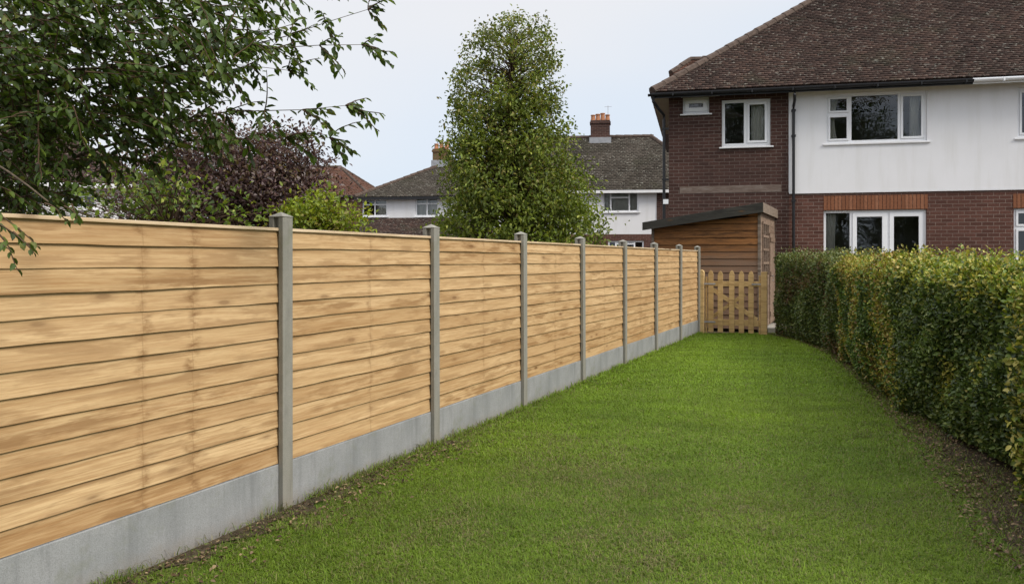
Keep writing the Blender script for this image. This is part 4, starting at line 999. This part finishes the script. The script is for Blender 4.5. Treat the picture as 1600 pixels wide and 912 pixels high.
C = palette(n, [(0.053, 0.094, 0.014), (0.082, 0.135, 0.020), (0.123, 0.184, 0.028), (0.037, 0.061, 0.012), (0.156, 0.180, 0.037)], [.33, .3, .15, .18, .04])
leaf_obj(ot, "crown", [leaf_arrays(LP, LA_, LN, LL, LL * 0.50, C, 0.16)])
print("overhang leaves", n)

# out-of-view trees added behind the viewer for the window glass to mirror
def round_tree(x, y, h, r, label, seed):
    rr = np.random.default_rng(seed); c = rr.normal(size=(150, 3)); c /= np.linalg.norm(c, axis=1, keepdims=True); c *= (rr.random((150, 1)) ** 0.4) * np.array([r, r, r * 1.15]); c += np.array([x, y, h - r * 1.1])
    clump_tree("added_reflection_tree", label, "tree", (x, y, 0), h * 0.85, 0.2, c, 24000, 0.42, 0.14, [(0.04, 0.07, 0.015), (0.07, 0.11, 0.02), (0.03, 0.05, 0.012)], [.4, .3, .3], group="trees added for window reflections", twigs=False)
round_tree(6.0, -12.0, 12.0, 3.2, "round broadleaf tree added behind the viewer for window reflections, nearer the hedge", 71)
round_tree(-0.4, -14.0, 13.5, 3.4, "tallest round broadleaf tree added behind the viewer for window reflections, nearer the fence", 72)
round_tree(4.2, -10.0, 5.6, 2.8, "small round broadleaf tree added behind the viewer for window reflections, beside the hedge", 74)
round_tree(10.2, -12.5, 7.0, 3.2, "lowest round broadleaf tree added behind the viewer for window reflections, beyond the hedge", 73)

# ------------------------------------------------------------------ hedge
class Poly:
    def __init__(s, pts):
        s.p = np.array(pts, float); d = np.hypot(*(s.p[1:] - s.p[:-1]).T); s.c = np.concatenate([[0], np.cumsum(d)]); s.L = s.c[-1]
    def at(s, t):
        x = np.interp(t, s.c, s.p[:, 0]); y = np.interp(t, s.c, s.p[:, 1]); e = 0.25
        x1 = np.interp(np.clip(t + e, 0, s.L), s.c, s.p[:, 0]); y1 = np.interp(np.clip(t + e, 0, s.L), s.c, s.p[:, 1])
        x0 = np.interp(np.clip(t - e, 0, s.L), s.c, s.p[:, 0]); y0 = np.interp(np.clip(t - e, 0, s.L), s.c, s.p[:, 1])
        dx, dy = x1 - x0, y1 - y0; l = np.hypot(dx, dy); return x, y, dx / l, dy / l
def hedge(name, label, line, h0, h1, width, dens, leafL, cols, w, top_cols, top_w, seed, bulge=0.07, front_in=0.0, warm=None):
    """line runs along the lawn-side foot from near to far; the hedge body lies to its right"""
    t = empty(name, (line[0][0], line[0][1], 0), 0, label, "hedge", None)
    O = np.array([line[0][0], line[0][1], 0.0]); P = Poly(line); L = P.L
    def surf(s, q):
        """q 0..1 up the front, 1..2 over the top, 2..3 down the back"""
        hh = h0 + (h1 - h0) * s / L; x, y, dx, dy = P.at(s); nx, ny = dy, -dx        # right-hand side = into the hedge
        rc = 0.16
        f = np.clip(q, 0, 1); tp = np.clip(q - 1, 0, 1); bk = np.clip(q - 2, 0, 1)
        z = 0.06 + (hh - 0.06) * f * (1 - bk); inn = width * tp
        # rounded top corners
        ed = np.minimum(inn, width - inn); z = np.where(q > 1, np.minimum(z, hh - rc + np.sqrt(np.clip(rc ** 2 - np.clip(rc - ed, 0, rc) ** 2, 0, None))), z)
        z = np.where((q >= 2), np.maximum(0.06, (hh - 0.06) * (1 - bk) + 0.06 - rc * 0.5 * (1 - bk)), z)
        lean = np.where(q <= 1, 0.10 * (1 - f) ** 2 + 0.13 * np.clip(f - 0.88, 0, 1) / 0.12, 0)
        lean = np.where(q <= 1, 0.16 * np.clip(1 - f / 0.35, 0, 1) ** 1.5 + rc * (1 - np.sqrt(np.clip(1 - (np.clip(z - (hh - rc), 0, rc) / rc) ** 2, 0, 1))), 0)
        X = x + nx * (inn + lean); Y = y + ny * (inn + lean)
        on = np.where(q <= 1, 1.0, np.where(q >= 2, -1.0, 0.0)); up = np.where((q > 1) & (q < 2), 1.0, 0.15)
        N = np.stack([-nx * on, -ny * on, up + 0 * X], 1); N /= np.linalg.norm(N, axis=1, keepdims=True)
        b_ = bulge * 1.15 * (0.9 * hnoise(s + seed, z, 2.2, seed + 4) + hnoise(s * 1.0 + seed, z, 5.0, seed) + 0.6 * hnoise(s + seed, z + inn, 12, seed + 1)); 
        V = np.stack([X, Y, z], 1) + N * b_[:, None]
        return V, N
    area = L * (h0 * 1.5 + width); n = int(area * dens)
    s = rng.random(n) * L; q = rng.choice(3, n, p=[0.50, 0.36, 0.14]) + rng.random(n)
    V, N = surf(s, q); dpt = -np.abs(rng.normal(size=n)) * 0.055 + 0.02
    spr = (rng.random(n) < 0.06) & (q > 1) & (q < 2); dpt = np.where(spr, 0.03 + 0.11 * rng.random(n) ** 1.5, dpt)
    Pn = V + N * dpt[:, None] - O
    A = N * 0.55 + unit(n) * 0.9 + np.array([0, 0, 0.25]); Nn = N * 0.9 + unit(n) * 0.7 + np.array([0, 0, .25])
    Ls = leafL * (0.6 + 0.7 * rng.random(n))
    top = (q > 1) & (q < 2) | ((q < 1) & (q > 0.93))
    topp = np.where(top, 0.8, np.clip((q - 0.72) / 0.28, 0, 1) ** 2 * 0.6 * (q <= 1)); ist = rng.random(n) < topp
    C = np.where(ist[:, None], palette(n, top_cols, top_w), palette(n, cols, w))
    if warm is not None:
        m_ = np.clip((0.6 * hnoise(s + seed, V[:, 2] * 1.3, 3.2, seed + 9) + 0.55 * hnoise(s + seed, V[:, 2], 9.0, seed + 12)) * 1.6 + warm[1], 0, 1); iw = rng.random(n) < m_ * 0.8; C = np.where(iw[:, None], palette(n, warm[0]), C)
    C = C * (0.78 + 0.44 * (hnoise(s, V[:, 2], 8, seed + 3) * .5 + .5))[:, None]
    # ends
    arr = [leaf_arrays(Pn, A, Nn, Ls, Ls * 0.58, C, 0.2)]
    for e, sg in ((0.0, -1), (L, 1)):
        x, y, dx, dy = [float(np.atleast_1d(v)[0]) for v in P.at(np.array([e]))]; ne = int(width * h0 * dens * 1.1); hh = h0 if e == 0 else h1
        a = rng.random(ne) * width; z = 0.05 + rng.random(ne) * (hh - 0.08); nx, ny = dy, -dx
        d_ = (0.03 - np.abs(rng.normal(size=ne)) * 0.05 + bulge * hnoise(a, z, 6, seed + 5)) * 1.0
        rcor = 0.10 * np.clip(1 - np.minimum(np.minimum(a, width - a), hh - z) / 0.12, 0, 1) ** 2
        Pe = np.stack([x + nx * a + sg * dx * (d_ - rcor), y + ny * a + sg * dy * (d_ - rcor), z], 1) - O; Ne = np.array([[sg * dx, sg * dy, 0.15]])
        Ls2 = leafL * (0.6 + 0.7 * rng.random(ne))
        Ce = palette(ne, cols, w)
        if warm is not None: iw = rng.random(ne) < 0.45; Ce = np.where(iw[:, None], palette(ne, warm[0]), Ce)
        arr.append(leaf_arrays(Pe, Ne * 0.55 + unit(ne) * 0.9, Ne * 0.9 + unit(ne) * 0.7, Ls2, Ls2 * 0.58, Ce, 0.2))
    leaf_obj(t, "foliage", arr, 'hedge_leaf')
    # solid filler for the twigs, coloured dark for the shade among the leaves
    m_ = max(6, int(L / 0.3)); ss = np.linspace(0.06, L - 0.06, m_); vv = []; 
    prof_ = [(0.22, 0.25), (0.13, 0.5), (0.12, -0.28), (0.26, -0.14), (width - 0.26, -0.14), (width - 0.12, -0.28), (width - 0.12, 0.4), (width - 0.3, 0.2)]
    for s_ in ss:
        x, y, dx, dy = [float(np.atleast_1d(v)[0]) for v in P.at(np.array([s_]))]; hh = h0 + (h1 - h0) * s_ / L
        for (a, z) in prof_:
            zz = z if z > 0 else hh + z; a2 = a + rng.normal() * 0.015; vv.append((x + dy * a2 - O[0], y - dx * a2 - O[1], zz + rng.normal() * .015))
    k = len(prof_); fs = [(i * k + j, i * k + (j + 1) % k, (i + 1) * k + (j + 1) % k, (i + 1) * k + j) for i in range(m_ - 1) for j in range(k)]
    b = B(); b._add(vv, fs + [tuple(range(k)), tuple(reversed(range((m_ - 1) * k, m_ * k)))]); b.build("shade_core", MAT['core'], t)
    b = B()
    for s_ in np.arange(0.15, L, 0.22):
        for a in (0.30, width * 0.6):
            x, y, dx, dy = [float(np.atleast_1d(v)[0]) for v in P.at(np.array([s_ + rng.normal() * .04]))]; bx, by = x + dy * a - O[0], y - dx * a - O[1]
            b.tube([(bx, by, -0.05), (bx + rng.normal() * .04, by + rng.normal() * .04, 0.5)], [0.016, 0.012], 6)
    b.build("stem", MAT['twig'], t)['kind'] = 'stuff'
    return t
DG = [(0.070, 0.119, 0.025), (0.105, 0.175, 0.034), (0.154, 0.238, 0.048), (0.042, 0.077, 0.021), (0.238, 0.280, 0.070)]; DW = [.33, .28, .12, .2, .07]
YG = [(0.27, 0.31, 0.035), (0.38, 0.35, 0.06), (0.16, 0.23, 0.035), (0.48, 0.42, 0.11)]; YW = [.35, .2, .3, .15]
OC = [(0.36, 0.24, 0.06), (0.42, 0.32, 0.09), (0.22, 0.13, 0.045), (0.28, 0.27, 0.05)]
foot = lambda px, py: gnd(px, py)
f1, f2, f3, f4 = (3.86, 8.30), (5.02, 12.3), (5.35, 14.4), (5.42, 16.3)
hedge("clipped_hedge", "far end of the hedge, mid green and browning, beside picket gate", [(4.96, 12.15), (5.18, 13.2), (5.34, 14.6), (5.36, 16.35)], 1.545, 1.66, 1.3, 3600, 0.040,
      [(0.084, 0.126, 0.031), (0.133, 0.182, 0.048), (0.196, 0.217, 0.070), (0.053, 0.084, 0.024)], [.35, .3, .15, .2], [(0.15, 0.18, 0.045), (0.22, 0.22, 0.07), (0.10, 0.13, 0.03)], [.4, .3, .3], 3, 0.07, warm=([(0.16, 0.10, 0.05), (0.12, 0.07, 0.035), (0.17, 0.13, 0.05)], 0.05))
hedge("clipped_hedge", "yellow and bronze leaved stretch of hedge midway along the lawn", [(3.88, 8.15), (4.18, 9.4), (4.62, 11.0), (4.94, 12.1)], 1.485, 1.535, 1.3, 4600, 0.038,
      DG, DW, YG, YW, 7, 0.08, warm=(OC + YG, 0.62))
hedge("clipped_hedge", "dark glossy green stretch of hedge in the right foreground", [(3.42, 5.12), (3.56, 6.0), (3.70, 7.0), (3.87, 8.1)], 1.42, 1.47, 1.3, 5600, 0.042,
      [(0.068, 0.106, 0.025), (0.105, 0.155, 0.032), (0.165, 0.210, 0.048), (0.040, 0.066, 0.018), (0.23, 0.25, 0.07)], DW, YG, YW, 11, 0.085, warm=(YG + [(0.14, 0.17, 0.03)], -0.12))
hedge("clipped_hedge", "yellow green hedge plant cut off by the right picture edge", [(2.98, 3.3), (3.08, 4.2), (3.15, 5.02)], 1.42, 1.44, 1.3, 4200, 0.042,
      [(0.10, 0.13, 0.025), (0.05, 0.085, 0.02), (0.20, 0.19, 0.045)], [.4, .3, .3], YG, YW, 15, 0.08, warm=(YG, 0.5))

# paving seen past the gate post
tag(sheet("path", 17.3, 19.6, lambda y: 5.75, lambda y: 9.5, MAT['slab'], 0.03, 12, 12), kind='structure')
b = B(); b.box((5.35, 17.0, 0.0), (6.3, 17.35, 0.13)); o = b.build("stone_step", MAT['slab'], None, bevel=0.01); tag(o, "pale stone step in the gap between gate and hedge", "step")
